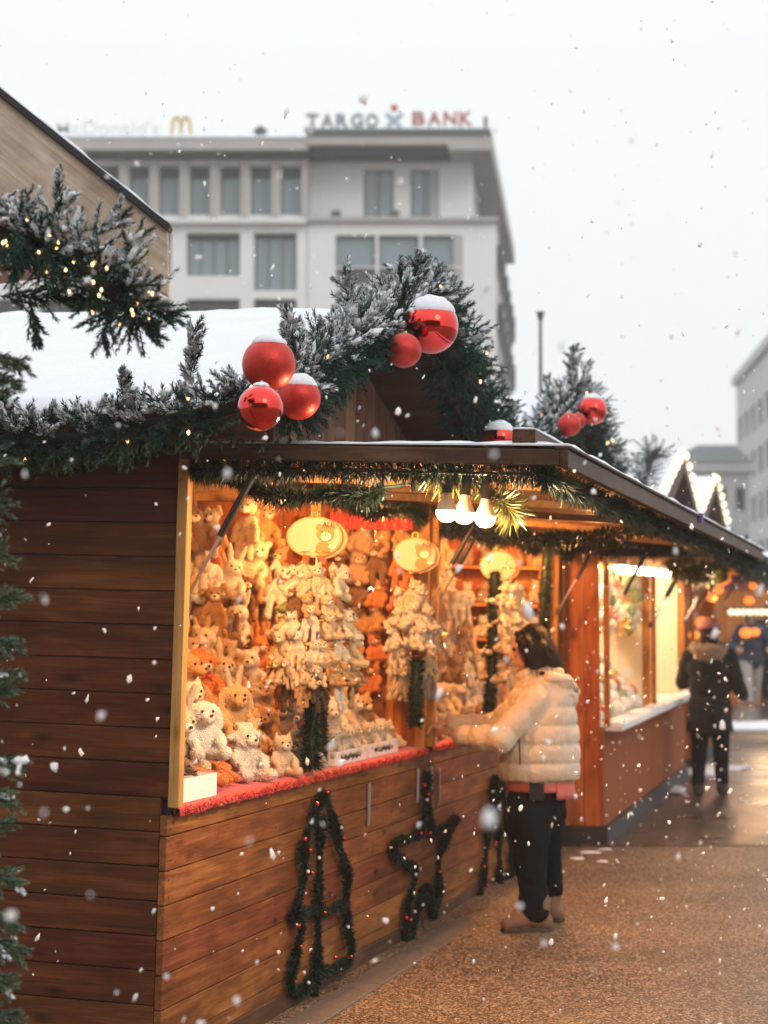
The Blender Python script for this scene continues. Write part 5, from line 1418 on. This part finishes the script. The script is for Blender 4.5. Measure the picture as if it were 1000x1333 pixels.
# ---------------------------------------------------------------- far buildings
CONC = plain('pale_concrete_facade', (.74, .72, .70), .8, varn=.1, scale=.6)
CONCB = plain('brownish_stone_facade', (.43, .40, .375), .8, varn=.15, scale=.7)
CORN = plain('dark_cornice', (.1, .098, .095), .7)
GLASS = plain('sky_toned_window_glass', (.2, .255, .28), .12, varn=.25, scale=.5, spec=.8)  # pale base colour stands in for reflected sky and curtains behind
GLASSD = plain('dark_window_glass', (.03, .036, .04), .12, varn=.3, scale=.6, spec=.8)
FRAMEM = plain('grey_window_frame', (.16, .165, .165), .5)
def pxb(px, py, d): q = P(px, py, d); return q.x, q.z
def facade(parent, x0, x1, z0, z1, holes, y, depth, mat, name='wall', glass=GLASS, back=True):
    """front wall with real openings; holes = (x0,x1,z0,z1,nmullions,blind)"""
    xs = sorted({x0, x1, *[h[0] for h in holes], *[h[1] for h in holes]}); zs = sorted({z0, z1, *[h[2] for h in holes], *[h[3] for h in holes]})
    mb = MB(); inside = lambda a, b: any(h[0] <= a <= h[1] and h[2] <= b <= h[3] for h in holes)
    for i in range(len(xs) - 1):
        for j in range(len(zs) - 1):
            if not inside((xs[i] + xs[i + 1]) / 2, (zs[j] + zs[j + 1]) / 2):
                mb.add([(xs[i], y, zs[j]), (xs[i + 1], y, zs[j]), (xs[i + 1], y, zs[j + 1]), (xs[i], y, zs[j + 1])], [(0, 1, 2, 3)])
    for h in holes:
        a, b, c, d = h[:4]; e = y + depth
        mb.add([(a, y, c), (b, y, c), (b, y, d), (a, y, d), (a, e, c), (b, e, c), (b, e, d), (a, e, d)], [(0, 4, 5, 1), (1, 5, 6, 2), (2, 6, 7, 3), (3, 7, 4, 0)])
    w = mb.build(name, mat, parent)
    for h in holes:
        a, b, c, d, nm, dark_top = h[:6]; gl = h[6] if len(h) > 6 else glass
        e = y + depth - .05
        wd = MB().box(a + .001, b - .001, e + .002, e + .03, c + .001, d - .001).build('window', gl, parent)
        f = MB(); t = .07
        f.box(a + .002, b - .002, e - .06, e, c + .002, c + t); f.box(a + .002, b - .002, e - .06, e, d - t, d - .002)
        f.box(a + .002, a + t, e - .06, e, c + t, d - t); f.box(b - t, b - .002, e - .06, e, c + t, d - t)
        for k in range(1, nm):
            m_ = a + (b - a) * k / nm; f.box(m_ - t * .5, m_ + t * .5, e - .05, e, c + t, d - t)
        f.build('frame', FRAMEM, wd)
        if dark_top: MB().box(a + .08, b - .08, e - .09, e - .061, d - (d - c) * dark_top, d - .08).build('dark_top', CORN, wd)  # dark strip across the top of the pane
    return w
D = 70.
def X(px, d=D): return P(px, 500, d).x
def Z(py, d=D): return P(500, py, d).z
bk = thing('office_building', 'large pale grey office building with rooftop letters behind the stalls, right wing', 'building', Matrix.Translation((X(520), D, 0)))
bl = thing('office_building', 'long lower wing of the pale office building with rows of narrow windows, left', 'building', Matrix.Translation((X(250), D, 0)))
def sh(o, h): 
    return h
for o, x0, x1, topz in ((bk, 400, 647, 198), (bl, -60, 399, 204)):
    pass
def relx(o, px): return X(px) - o.location.x
# left wing
hs_ = []
R_ = lambda o, a, b, t, bt, n, dtop, gl=GLASS: (relx(o, a), relx(o, b), Z(bt), Z(t), n, dtop, gl)
for a in (-30, 10, 50, 88, 127, 166, 205, 245, 285, 325, 364): hs_.append(R_(bl, a, a + 30, 215, 280, 1, .22))
row2 = [(-150, 0), (-50, -20), (242, 312), (330, 386), (60, 130), (150, 220)]
for (a, b) in ((-50, 30), (50, 130), (150, 222), (242, 312)): hs_.append(R_(bl, a, b, 303, 359, 4, .14))
hs_.append(R_(bl, 330, 386, 303, 378, 3, .06))
for (a, b) in ((-50, 30), (50, 130), (150, 222), (242, 312), (330, 386)):
    for t, btm in ((389, 445), (470, 530), (560, 620), (650, 710)): hs_.append(R_(bl, a, b, t, btm, 4, .2, GLASSD))
facade(bl, relx(bl, -60), relx(bl, 399.5), 0, Z(208), hs_, 0, .45, CONC)
MB().box(relx(bl, -60), relx(bl, 399.5), -.35, .0 - .002, Z(292), Z(286)).build('ledge', CONC, bl)
MB().box(relx(bl, -60), relx(bl, 401), -.5, 14, Z(208), Z(203)).build('cornice_dark_band', CORN, bl)  # narrow dark band below the cornice
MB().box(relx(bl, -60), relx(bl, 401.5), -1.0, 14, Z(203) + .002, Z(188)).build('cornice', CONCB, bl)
MB().box(relx(bl, -60), relx(bl, 399.5), .6, 14, 0, Z(209)).build('rear_block', CONCB, bl)
snow_sheet('snow', bl, (relx(bl, -60), -1.05, Z(188) + .003), (relx(bl, 401), -1.05, Z(188) + .003), (relx(bl, -60), 12, Z(188) + .003), (relx(bl, 401), 12, Z(188) + .003), .14, 60, 6, edge=.3, M=Matrix())
# pilasters between the upper windows
for a in (-15, 25, 65, 105, 146, 186, 225, 265, 305, 345, 384):
    MB().box(relx(bl, a + 13 - 5), relx(bl, a + 13 + 4), -.22, -.002, Z(284), Z(209)).build('pilaster', CONCB, bl)
# right wing
h1 = [R_(bk, 473, 513, 214, 280, 2, 0), R_(bk, 535, 573, 214, 280, 2, 0)]
facade(bk, relx(bk, 400.5), relx(bk, 618), Z(286), Z(204), h1, .8, .3, CONC, 'upper_wall')
h2 = []
for t, btm, gl in ((306, 347, GLASS), (349, 372, GLASSD), (378, 420, GLASS), (424, 448, GLASSD), (455, 500, GLASS), (505, 530, GLASSD), (540, 590, GLASS), (600, 680, GLASSD)):
    for (a, b) in ((437, 489), (493, 546), (550, 603)): h2.append(R_(bk, a, b, t, btm, 1, 0, gl))
facade(bk, relx(bk, 400.5), relx(bk, 647), 0, Z(289), h2, 0, .35, CONC, 'lower_wall')
MB().box(relx(bk, 400.5), relx(bk, 649), -.25, .9, Z(289) + .002, Z(284)).build('ledge', CONCB, bk)
MB().box(relx(bk, 400.6), relx(bk, 637), -.6, 20, Z(203), Z(197)).build('cornice_dark_band', CORN, bk)
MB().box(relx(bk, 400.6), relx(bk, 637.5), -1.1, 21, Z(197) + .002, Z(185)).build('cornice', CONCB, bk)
MB().box(relx(bk, 400.6), relx(bk, 638), -1.2, 21.2, Z(185) + .002, Z(178)).build('cornice_cap', CORN, bk)
snow_sheet('snow', bk, (relx(bk, 401), -1.2, Z(178) + .003), (relx(bk, 637), -1.2, Z(178) + .003), (relx(bk, 401), 20, Z(178) + .003), (relx(bk, 637), 20, Z(178) + .003), .12, 60, 6, edge=.3, M=Matrix())
MB().box(relx(bk, 402), relx(bk, 617), 1.2, 21, 0, Z(204)).build('rear_block', CONCB, bk)
# side face receding to the back (splayed corner)
def side(z0, z1, xa, xb, ya, yb, mat, nm, th=.3):
    return MB().hexa([(relx(bk, xa), ya, z0), (xb, yb, z0), (xb - 1.5, yb, z0), (relx(bk, xa) - 1.5, ya + .01, z0), (relx(bk, xa), ya, z1), (xb, yb, z1), (xb - 1.5, yb, z1), (relx(bk, xa) - 1.5, ya + .01, z1)]).build(nm, mat, bk)
xb_ = P(667, 500, 92).x - bk.location.x
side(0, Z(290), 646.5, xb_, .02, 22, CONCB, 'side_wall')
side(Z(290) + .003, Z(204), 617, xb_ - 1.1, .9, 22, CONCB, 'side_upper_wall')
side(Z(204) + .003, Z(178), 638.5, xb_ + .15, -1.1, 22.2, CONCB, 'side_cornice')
for k in range(6):
    t = (k + .5) / 6; xa = relx(bk, 646.5); cx = xa + (xb_ - xa) * t; cy = .02 + 22 * t
    for zt, zb in ((310, 350), (390, 430), (470, 510)):
        MB().box(cx - .02 + .0, cx + .13, cy - 1.1, cy + .7, Z(zb), Z(zt)).build('window', GLASSD, bk)
for a in (437, 514): MB().box(relx(bk, a - 6), relx(bk, a + 6), -.2, .5, Z(284) + .002, Z(275)).build('floodlight', CORN, bk)
MB().tube([(relx(bk, 633), 0, Z(178)), (relx(bk, 633), 0, Z(152))], .07, 8).build('antenna', CORN, bk)
mb = MB(); mb.tube([(relx(bl, 338), 0, Z(188)), (relx(bl, 338), 0, Z(178)), (relx(bl, 338), 0, Z(170)), (relx(bl, 338), 0, Z(163))], [.1, .1, .28, .02], 8); mb.build('roof_vent', CORN, bl)
# rooftop letters
def letters(txt, px0, px1, py0, py1, mat, parent, y=-.6, bold=.03, nm='roof_letter'):
    h = Z(py0) - Z(py1); x0, x1 = relx(parent, px0), relx(parent, px1); n = len(txt)
    for i, chx in enumerate(txt):
        me = text_mesh(chx, h / .70, .06, nm, bold); me.materials.append(mat)
        co = [v.co for v in me.vertices]; a, b = min(c.x for c in co), max(c.x for c in co); c0, c1 = min(c.y for c in co), max(c.y for c in co)
        wd = (x1 - x0) / n * .84; sx_ = wd / (b - a) if chx not in "I'" else 1; cz = h / (c1 - c0) if chx in txt.upper() else h / (c1 - c0)
        for v in me.vertices: v.co.x = (v.co.x - (a + b) / 2) * sx_; v.co.y = (v.co.y - c0) * cz
        link(nm, me, parent, Matrix.Translation((x0 + (x1 - x0) * (i + .5) / n, y, Z(py1))) @ Matrix.Rotation(PI / 2, 4, 'X'))
SGN = plain('hazed_blue_sign_letters', (.14, .17, .2), .5); SGR = plain('hazed_red_sign_letters', (.38, .13, .11), .5); SGP = plain('pale_blue_sign_figure', (.3, .38, .45), .5); SGO = plain('orange_sign_dot', (.55, .14, .06), .5)  # blue and red letter colours lightened to stand for haze
sg = thing('rooftop_sign', 'rooftop letters reading TARGO and BANK with a small figure between, on the right wing', 'sign', Matrix.Translation((X(510), D, Z(177))))
class _R: pass
def relx2(px): return X(px) - sg.location.x
zb_ = sg.location.z
def letters2(txt, px0, px1, py0, py1, mat, nm='letter'):
    h = Z(py0) - Z(py1); x0, x1 = relx2(px0), relx2(px1); n = len(txt)
    for i, chx in enumerate(txt):
        me = text_mesh(chx, 1., .07, nm, .035); me.materials.append(mat)
        co = [v.co.copy() for v in me.vertices]; a, b = min(c.x for c in co), max(c.x for c in co); c0, c1 = min(c.y for c in co), max(c.y for c in co)
        for v in me.vertices: v.co.x = (v.co.x - (a + b) / 2) * (x1 - x0) / n * .86 / (b - a); v.co.y = (v.co.y - c0) * h / (c1 - c0)
        link(nm, me, sg, Matrix.Translation((x0 + (x1 - x0) * (i + .5) / n, -.3, Z(py1) - zb_)) @ Matrix.Rotation(PI / 2, 4, 'X'))
letters2('TARGO', 397, 494, 151, 169, SGN); letters2('BANK', 535, 617, 148, 166, SGR)
zz = lambda py: Z(py) - zb_
MB().tube([(relx2(503), -.3, zz(151)), (relx2(513), -.3, zz(159)), (relx2(522), -.3, zz(169))], .09, 8).build('figure_stroke', SGP, sg)
MB().tube([(relx2(524), -.3, zz(151)), (relx2(513), -.32, zz(159)), (relx2(504), -.3, zz(169))], .09, 8).build('figure_stroke', SGP, sg)
MB().ball((relx2(513.5), -.3, zz(143)), .14, 12, 8).build('figure_head', SGO, sg)
for px in (400, 440, 480, 520, 560, 600): MB().box(relx2(px) - .03, relx2(px) + .03, -.25, -.19, 0, zz(165)).build('sign_strut', CORN, sg)
MB().box(relx2(395), relx2(620), -.26, -.2, zz(173), zz(170)).build('sign_rail', CORN, sg)
sg2 = thing('rooftop_sign', 'faint pale restaurant lettering with two yellow arches on the left wing roof', 'sign', Matrix.Translation((X(150), D, Z(188))))
PALE = plain('pale_grey_letters', (.68, .7, .72), .5); YEL = plain('pale_yellow_arches', (.6, .42, .14), .5)
me = text_mesh("McDonald's", 1., .05, 'lettering', .01); me.materials.append(PALE)
co = [v.co.copy() for v in me.vertices]; a, b = min(c.x for c in co), max(c.x for c in co)
Wd = X(207) - X(72)
for v in me.vertices: v.co.x = (v.co.x - (a + b) / 2) * Wd / (b - a); v.co.y = v.co.y * (Z(160) - Z(177)) / .73
link('lettering', me, sg2, Matrix.Translation((X(139.5) - sg2.location.x, -.3, Z(177) - sg2.location.z)) @ Matrix.Rotation(PI / 2, 4, 'X'))
for cx in (229.5, 241.5):
    pts = [(X(cx + 6 * math.cos(t)) - sg2.location.x, -.3, Z(177 - 22 * math.sin(t) ** .75) - sg2.location.z) for t in [PI * i / 14 for i in range(15)]]
    MB().tube(pts, .065, 8).build('arch', YEL, sg2)
# towers on the right
t1 = thing('tower_block', 'tall grey tower block fading in snowfall at the right edge', 'building', Matrix.Translation((P(990, 600, 120).x, 120, 0)))
def tower(o, d, px0, px1, pytop, rows, cols, mat, dep=20):
    x0, x1 = P(px0, 500, d).x - o.location.x, P(px1, 500, d).x - o.location.x; zt = P(500, pytop, d).z
    hs2 = []
    fh = zt / rows
    for r in range(1, rows):
        for c in range(cols):
            a = x0 + (x1 - x0) * (c + .25) / cols; b = x0 + (x1 - x0) * (c + .75) / cols
            hs2.append((a, b, r * fh + fh * .3, r * fh + fh * .72, 2, 0, GLASSD))
    facade(o, x0, x1, 0, zt, hs2, 0, .3, mat)
    MB().box(x0, x1, .4, dep, 0, zt - .01).build('rear_block', mat, o)
    MB().box(x0 - .3, x1 + .3, -.3, dep, zt, zt + .5).build('parapet', mat, o)
GREYT = plain('grey_tower_render', (.58, .57, .58), .8, varn=.1, scale=.3)
t1.matrix_world = Matrix.Translation((24.8, 140, 0)) @ Matrix.Rotation(math.radians(-94.5), 4, 'Z')
hs4 = [(1.2 + 4.2 * c, 3.6 + 4.2 * c, 1.2 + 2.95 * r, 2.9 + 2.95 * r, 2, 0, GLASSD) for c in range(14) for r in range(5)]
facade(t1, 0, 62, 0, 17.2, hs4, 0, .3, GREYT)
MB().box(0, 62, .4, 14, 0, 17.19).build('rear_block', GREYT, t1)
MB().box(-.3, 62, -.3, 14, 17.2, 17.8).build('parapet', GREYT, t1)
t2 = thing('town_house', 'pale house with dark grey roof left of the tower', 'building', Matrix.Translation((P(930, 600, 100).x, 100, 0)))
tower(t2, 100, 903, 975, 614, 3, 3, CONC, 10)
x0, x1 = P(903, 500, 100).x - t2.location.x, P(975, 500, 100).x - t2.location.x; zt = P(500, 614, 100).z
MB().hexa([(x0, -.4, zt + .5), (x1, -.4, zt + .5), (x1, 10, zt + .5), (x0, 10, zt + .5), (x0 + .5, 2, zt + 1.5), (x1 - .3, 2, zt + 1.5), (x1 - .3, 8, zt + 1.5), (x0 + .5, 8, zt + 1.5)]).build('roof', plain('grey_slate_roof', (.13, .14, .145), .6), t2)
# lamp post
lp = thing('street_lamp', 'slim dark street lamp rising behind the second stall', 'street lamp', Matrix.Translation((P(704, 500, 25).x, 25, 0)))
MB().tube([(0, 0, 0), (0, 0, 2), (0, 0, P(704, 416, 25).z)], [.05, .03, .02], 12).build('pole', CORN, lp)
MB().tube([(0, 0, P(704, 416, 25).z), (0, 0, P(704, 410, 25).z), (0, 0, P(704, 406, 25).z)], [.035, .04, .06], 14).build('lamp_head', CORN, lp)
# stall closing the lane, far right
FD = 30.
fs = thing('market_stall', 'distant stall across the lane with white roof edge and a row of warm bulbs', 'market stall', Matrix.Translation((P(1000, 800, FD).x, FD, 0)), G_ROW)
fx = lambda px: P(px, 800, FD).x - fs.location.x
fz_ = lambda py: P(1000, py, FD).z
REDB = plain('red_brown_board', (.15, .04, .025), .5)
MB().box(fx(922), fx(1080), -1.2, -1.15, fz_(770), fz_(758)).build('fascia', REDB, fs)
MB().box(fx(920), fx(1080), -1.22, 2.5, fz_(758) + .002, fz_(754)).build('roof', W_DARK_X, fs)
snow_sheet('snow', fs, (fx(920), -1.24, fz_(754) + .003), (fx(1080), -1.24, fz_(754) + .003), (fx(920), 2.5, fz_(754) + .4), (fx(1080), 2.5, fz_(754) + .4), .1, 40, 20, edge=.06, M=Matrix())
MB().box(fx(955), fx(1080), 4., 4.1, 0, fz_(745)).build('back_wall', W_ORANGE_Z, fs)
MB().box(fx(1018), fx(1080), -.6, -.2, 0, fz_(905)).build('counter', DARKST, fs)
for px in (1012, 1070): MB().box(fx(px), fx(px + 5), -1.0, -.9, 0, fz_(770)).build('post', REDB, fs)
bs = thing('bulb_string', 'row of warm round bulbs across the distant stall at the right edge', 'light string', Matrix.Translation((P(972, 797, FD - 1.3).x, FD - 1.3, P(972, 797, FD - 1.3).z)))
MB().tube([(P(940, 797, FD - 1.3).x - bs.location.x, 0, .05), (P(1050, 797, FD - 1.3).x - bs.location.x, 0, .05)], .01, 6).build('cable', BLACKM, bs)
for i in range(8): MB().ball((0, 0, 0), .045, 10, 8).build('round_bulb', FAIRYW, bs, Matrix.Translation((P(952 + i * 8, 797, FD - 1.3).x - bs.location.x, 0, 0)))
lamp(Matrix.Translation((P(990, 800, FD).x, FD - .5, 1.9)), (0, 0, 0), 60, (1, .6, .28))
# snowy bank / kerb line at the foot of the distant stall
bm = snow_sheet('snow_bank', None, (P(925, 800, 27).x, 27.2, .007), (P(1100, 800, 27).x, 27.2, .007), (P(925, 800, 27).x, 28.6, .007), (P(1100, 800, 27).x, 28.6, .007), .05, 60, 14, edge=.2)
tag(bm, 'low strip of snow lying across the lane before the distant stall', 'snow', kind='stuff')
# ---------------------------------------------------------------- third, fourth and fifth stall contents
def goods(M, u0, u1, n, label, g, cols, base=.835, hi=.0, xr=(-.6, -.05)):
    for i in range(n):
        u = u0 + (u1 - u0) * (i + .5) / n
        x = random.uniform(*xr); s = random.uniform(.035, .06)
        mb = MB(); mb.ball((0, 0, s), (s, s, s), 16, 10)
        o = mb.build('glass_bauble', pick(cols), None, M @ Matrix.Translation((x, u, base + (-x) * hi))); tag(o, label, 'bauble', g)
CRM = plain('cream_interior_panel', (.72, .58, .4), .7, varn=.08)
for st in (s3, s4):
    MB().box(-1.5, -1.48, .05, 2.8, .83, 1.99).build('cream_back_panel', CRM, st); MB().box(-1.47, -.06, 2.78, 2.818, .83, 1.99).build('cream_side_panel', CRM, st)
    snow_sheet('ledge_cloth', st, (-.02, .0, .826), (.13, .0, .826), (-.02, 2.84, .826), (.13, 2.84, .826), .035, 8, 60, edge=.03, M=Matrix())
    MB().box(.01, .13, .0, 2.84, .80, .825).build('ledge', WHITEBOX, st, bevel=.003)
GB = [plain('white_glass_bauble', (.8, .76, .68), .15), plain('gold_bauble', (.8, .5, .2), .2, metal=.8), plain('soft_red_bauble', (.55, .1, .06), .2), plain('sage_glass_bauble', (.3, .4, .22), .2)]
GB = [GB[0], GB[0], GB[0], GB[1], GB[2], GB[3]]
for r in range(7):
    goods(H3, .15, 2.7, 20, 'round christmas bauble heaped on the third stall white counter', 'baubles heaped on the third stall counter', GB, .85 + r * .07, .0, (-.12 - r * .06, -.06 - r * .06))
# ornaments hanging behind the opening
for i in range(64):
    s = random.uniform(.045, .08); u = random.uniform(.8, 2.6); x = random.uniform(-.42, -.05); zc = random.uniform(1.5, 1.9)
    o = thing('hanging_ornament', 'round ornament hanging from a thread inside the bright third stall', 'ornament', H3 @ Matrix.Translation((x, u, zc)), 'ornaments hanging in the third stall')
    MB().ball((0, 0, 0), s, 14, 10).build('globe', pick(GB), o); MB().tube([(0, 0, s), (0, 0, 2.1 - zc)], .002, 4).build('thread', BRASS, o)
for i in range(6):
    s = random.uniform(.07, .1)
    o = thing('candle_jar', 'amber candle jar on the fourth stall white ledge', 'candle', H3 @ Matrix.Translation((-.3 - .05 * (i % 2), 3.4 + i * .35, .826)), 'candle jars on the fourth stall')
    MB().tube([(0, 0, 0), (0, 0, .16)], s * .6, 14).build('jar', GB[3], o); MB().tube([(0, 0, .161), (0, 0, .18)], s * .5, 14).build('lid', BRASS, o)
for i, u in enumerate((.15, .6, 1.0, 1.35, 1.8, 2.2)):
    bulb(H3, Vector((.1 + .05 * u, u, 2.02)), 1.3, f'{ORD[i]} bulb from the left in the bright row under the third stall shutter', 'bulb row of the third stall', hang=.035)
for (u, x, p_) in ((.7, -.5, 55), (2.0, -.5, 55), (3.8, -.5, 60), (5.0, -.5, 60)): lamp(H3, Vector((x, u, 1.95)), p_, (1, .74, .45))
lamp(H3, Vector((.6, 1.2, 1.75)), 18, (1, .65, .33))
# orange lanterns of the fifth stall
LANT = emis('orange_lantern_glow', (1, .25, .04), 1.3, False)
for i in range(11):
    s = random.uniform(.05, .085); p_ = Vector((random.uniform(-.2, .5), 6.6 + random.uniform(0, 2.2), random.uniform(1.35, 2.0)))
    o = thing('paper_lantern', 'glowing orange lantern hanging at the dark red fifth stall', 'lantern', H3 @ Matrix.Translation(p_), 'orange lanterns of the fifth stall')
    MB().ball((0, 0, 0), (s, s, s * .8), 14, 10).build('shade', LANT, o); MB().tube([(0, 0, s * .8), (0, 0, .25)], .004, 5).build('cord', BLACKM, o)
lamp(H3, Vector((.3, 7.2, 1.7)), 18, (1, .4, .12))
MB().box(-.03, .2, -.0, 2.8, 1.0, 1.02)
# unseen building added behind the viewer to darken bauble reflections and the stall fronts
ob = thing('office_building', 'unseen dark brick building added behind the viewer for bauble reflections and stall shade', 'building', Matrix.Translation((0, -30, 0)))
hs3 = [(-28 + 4 * i, -25.8 + 4 * i, 2 + 3.4 * j, 4.1 + 3.4 * j, 2, 0, GLASSD) for i in range(14) for j in range(4)]
BRK = plain('dark_brick', (.10, .055, .04), .85, varn=.2, scale=2)
MB().box(-30, 30, -8, -.5, 0, 15.5).build('rear_block', BRK, ob)
mbx = MB(); mbx.box(-30, 30, -.499, -.001, 0, 15.5).build('wall', BRK, ob)
for (a_, b_, c_, d_, *_) in hs3: MB().box(a_, b_, .0, .04, c_, d_).build('window', GLASSD, ob)
# ---------------------------------------------------------------- falling snow
def flakes():
    ico = bmesh.new(); bmesh.ops.create_icosphere(ico, subdivisions=1, radius=1); iv = np.array([tuple(v.co) for v in ico.verts]); jf = np.array([[v.index for v in f.verts] for f in ico.faces]); ico.free()
    n = 11000
    pos = np.stack([rng.uniform(-3.2, 5.2, n), rng.uniform(1.15, 16, n), rng.uniform(.05, 5.2, n)], 1)
    # keep those that could be seen from about here, and outside the stalls
    Hi = np.array(H.inverted()); loc_ = pos @ Hi[:3, :3].T + Hi[:3, 3]
    ins = (loc_[:, 0] < .02) & (loc_[:, 2] < 3.1) & (loc_[:, 1] > -.0) & (loc_[:, 1] < 7.3)
    ins |= (loc_[:, 0] < 1.42) & (loc_[:, 2] < 2.3) & (loc_[:, 2] > 2.1) & (loc_[:, 1] > 0)
    ins |= (pos[:, 2] > 2.6) & (rng.random(n) < .68)
    ins |= (pos[:, 1] < 2.8) & (pos[:, 2] > CAMZ + .03 * pos[:, 1])
    pos = pos[~ins]; n = len(pos)
    s = rng.lognormal(math.log(.0042), .42, n); s = np.clip(s, .0018, .0095)
    sc = s[:, None] * rng.uniform(.6, 1.25, (n, 3)); sc[:, 2] *= rng.uniform(1, 1.7, n)
    v = iv[None] * (1 + .35 * rng.normal(size=(n, len(iv), 1)).clip(-1.2, 1.2)) * sc[:, None]
    v[..., 0] += v[..., 2] * rng.uniform(-.3, .5, (n, 1))
    v = v + pos[:, None]
    Fq = (jf[None] + (np.arange(n) * len(iv))[:, None, None]).reshape(-1, 3)
    return npmesh('falling_snow', v.reshape(-1, 3), Fq, FLAKE, smooth=True)
fo = link('falling_snow', flakes()); tag(fo, 'white snowflakes drifting down everywhere in front of the stalls', 'snow', kind='stuff')
# ---------------------------------------------------------------- haze
m = bpy.data.materials.new('snow_haze'); m.use_nodes = True; nt = m.node_tree; nt.nodes.remove(nt.nodes['Principled BSDF'])
pvv = nt.nodes.new('ShaderNodeVolumePrincipled'); pvv.inputs['Color'].default_value = (1, 1, 1, 1); pvv.inputs['Density'].default_value = .0014; pvv.inputs['Anisotropy'].default_value = .2
nt.links.new(pvv.outputs[0], nt.nodes['Material Output'].inputs['Volume'])
hz = MB().box(-60, 90, -45, 175, -1.6, 34).build('haze', m); hz['kind'] = 'stuff'

bpy.data.scenes.remove(TMPS)
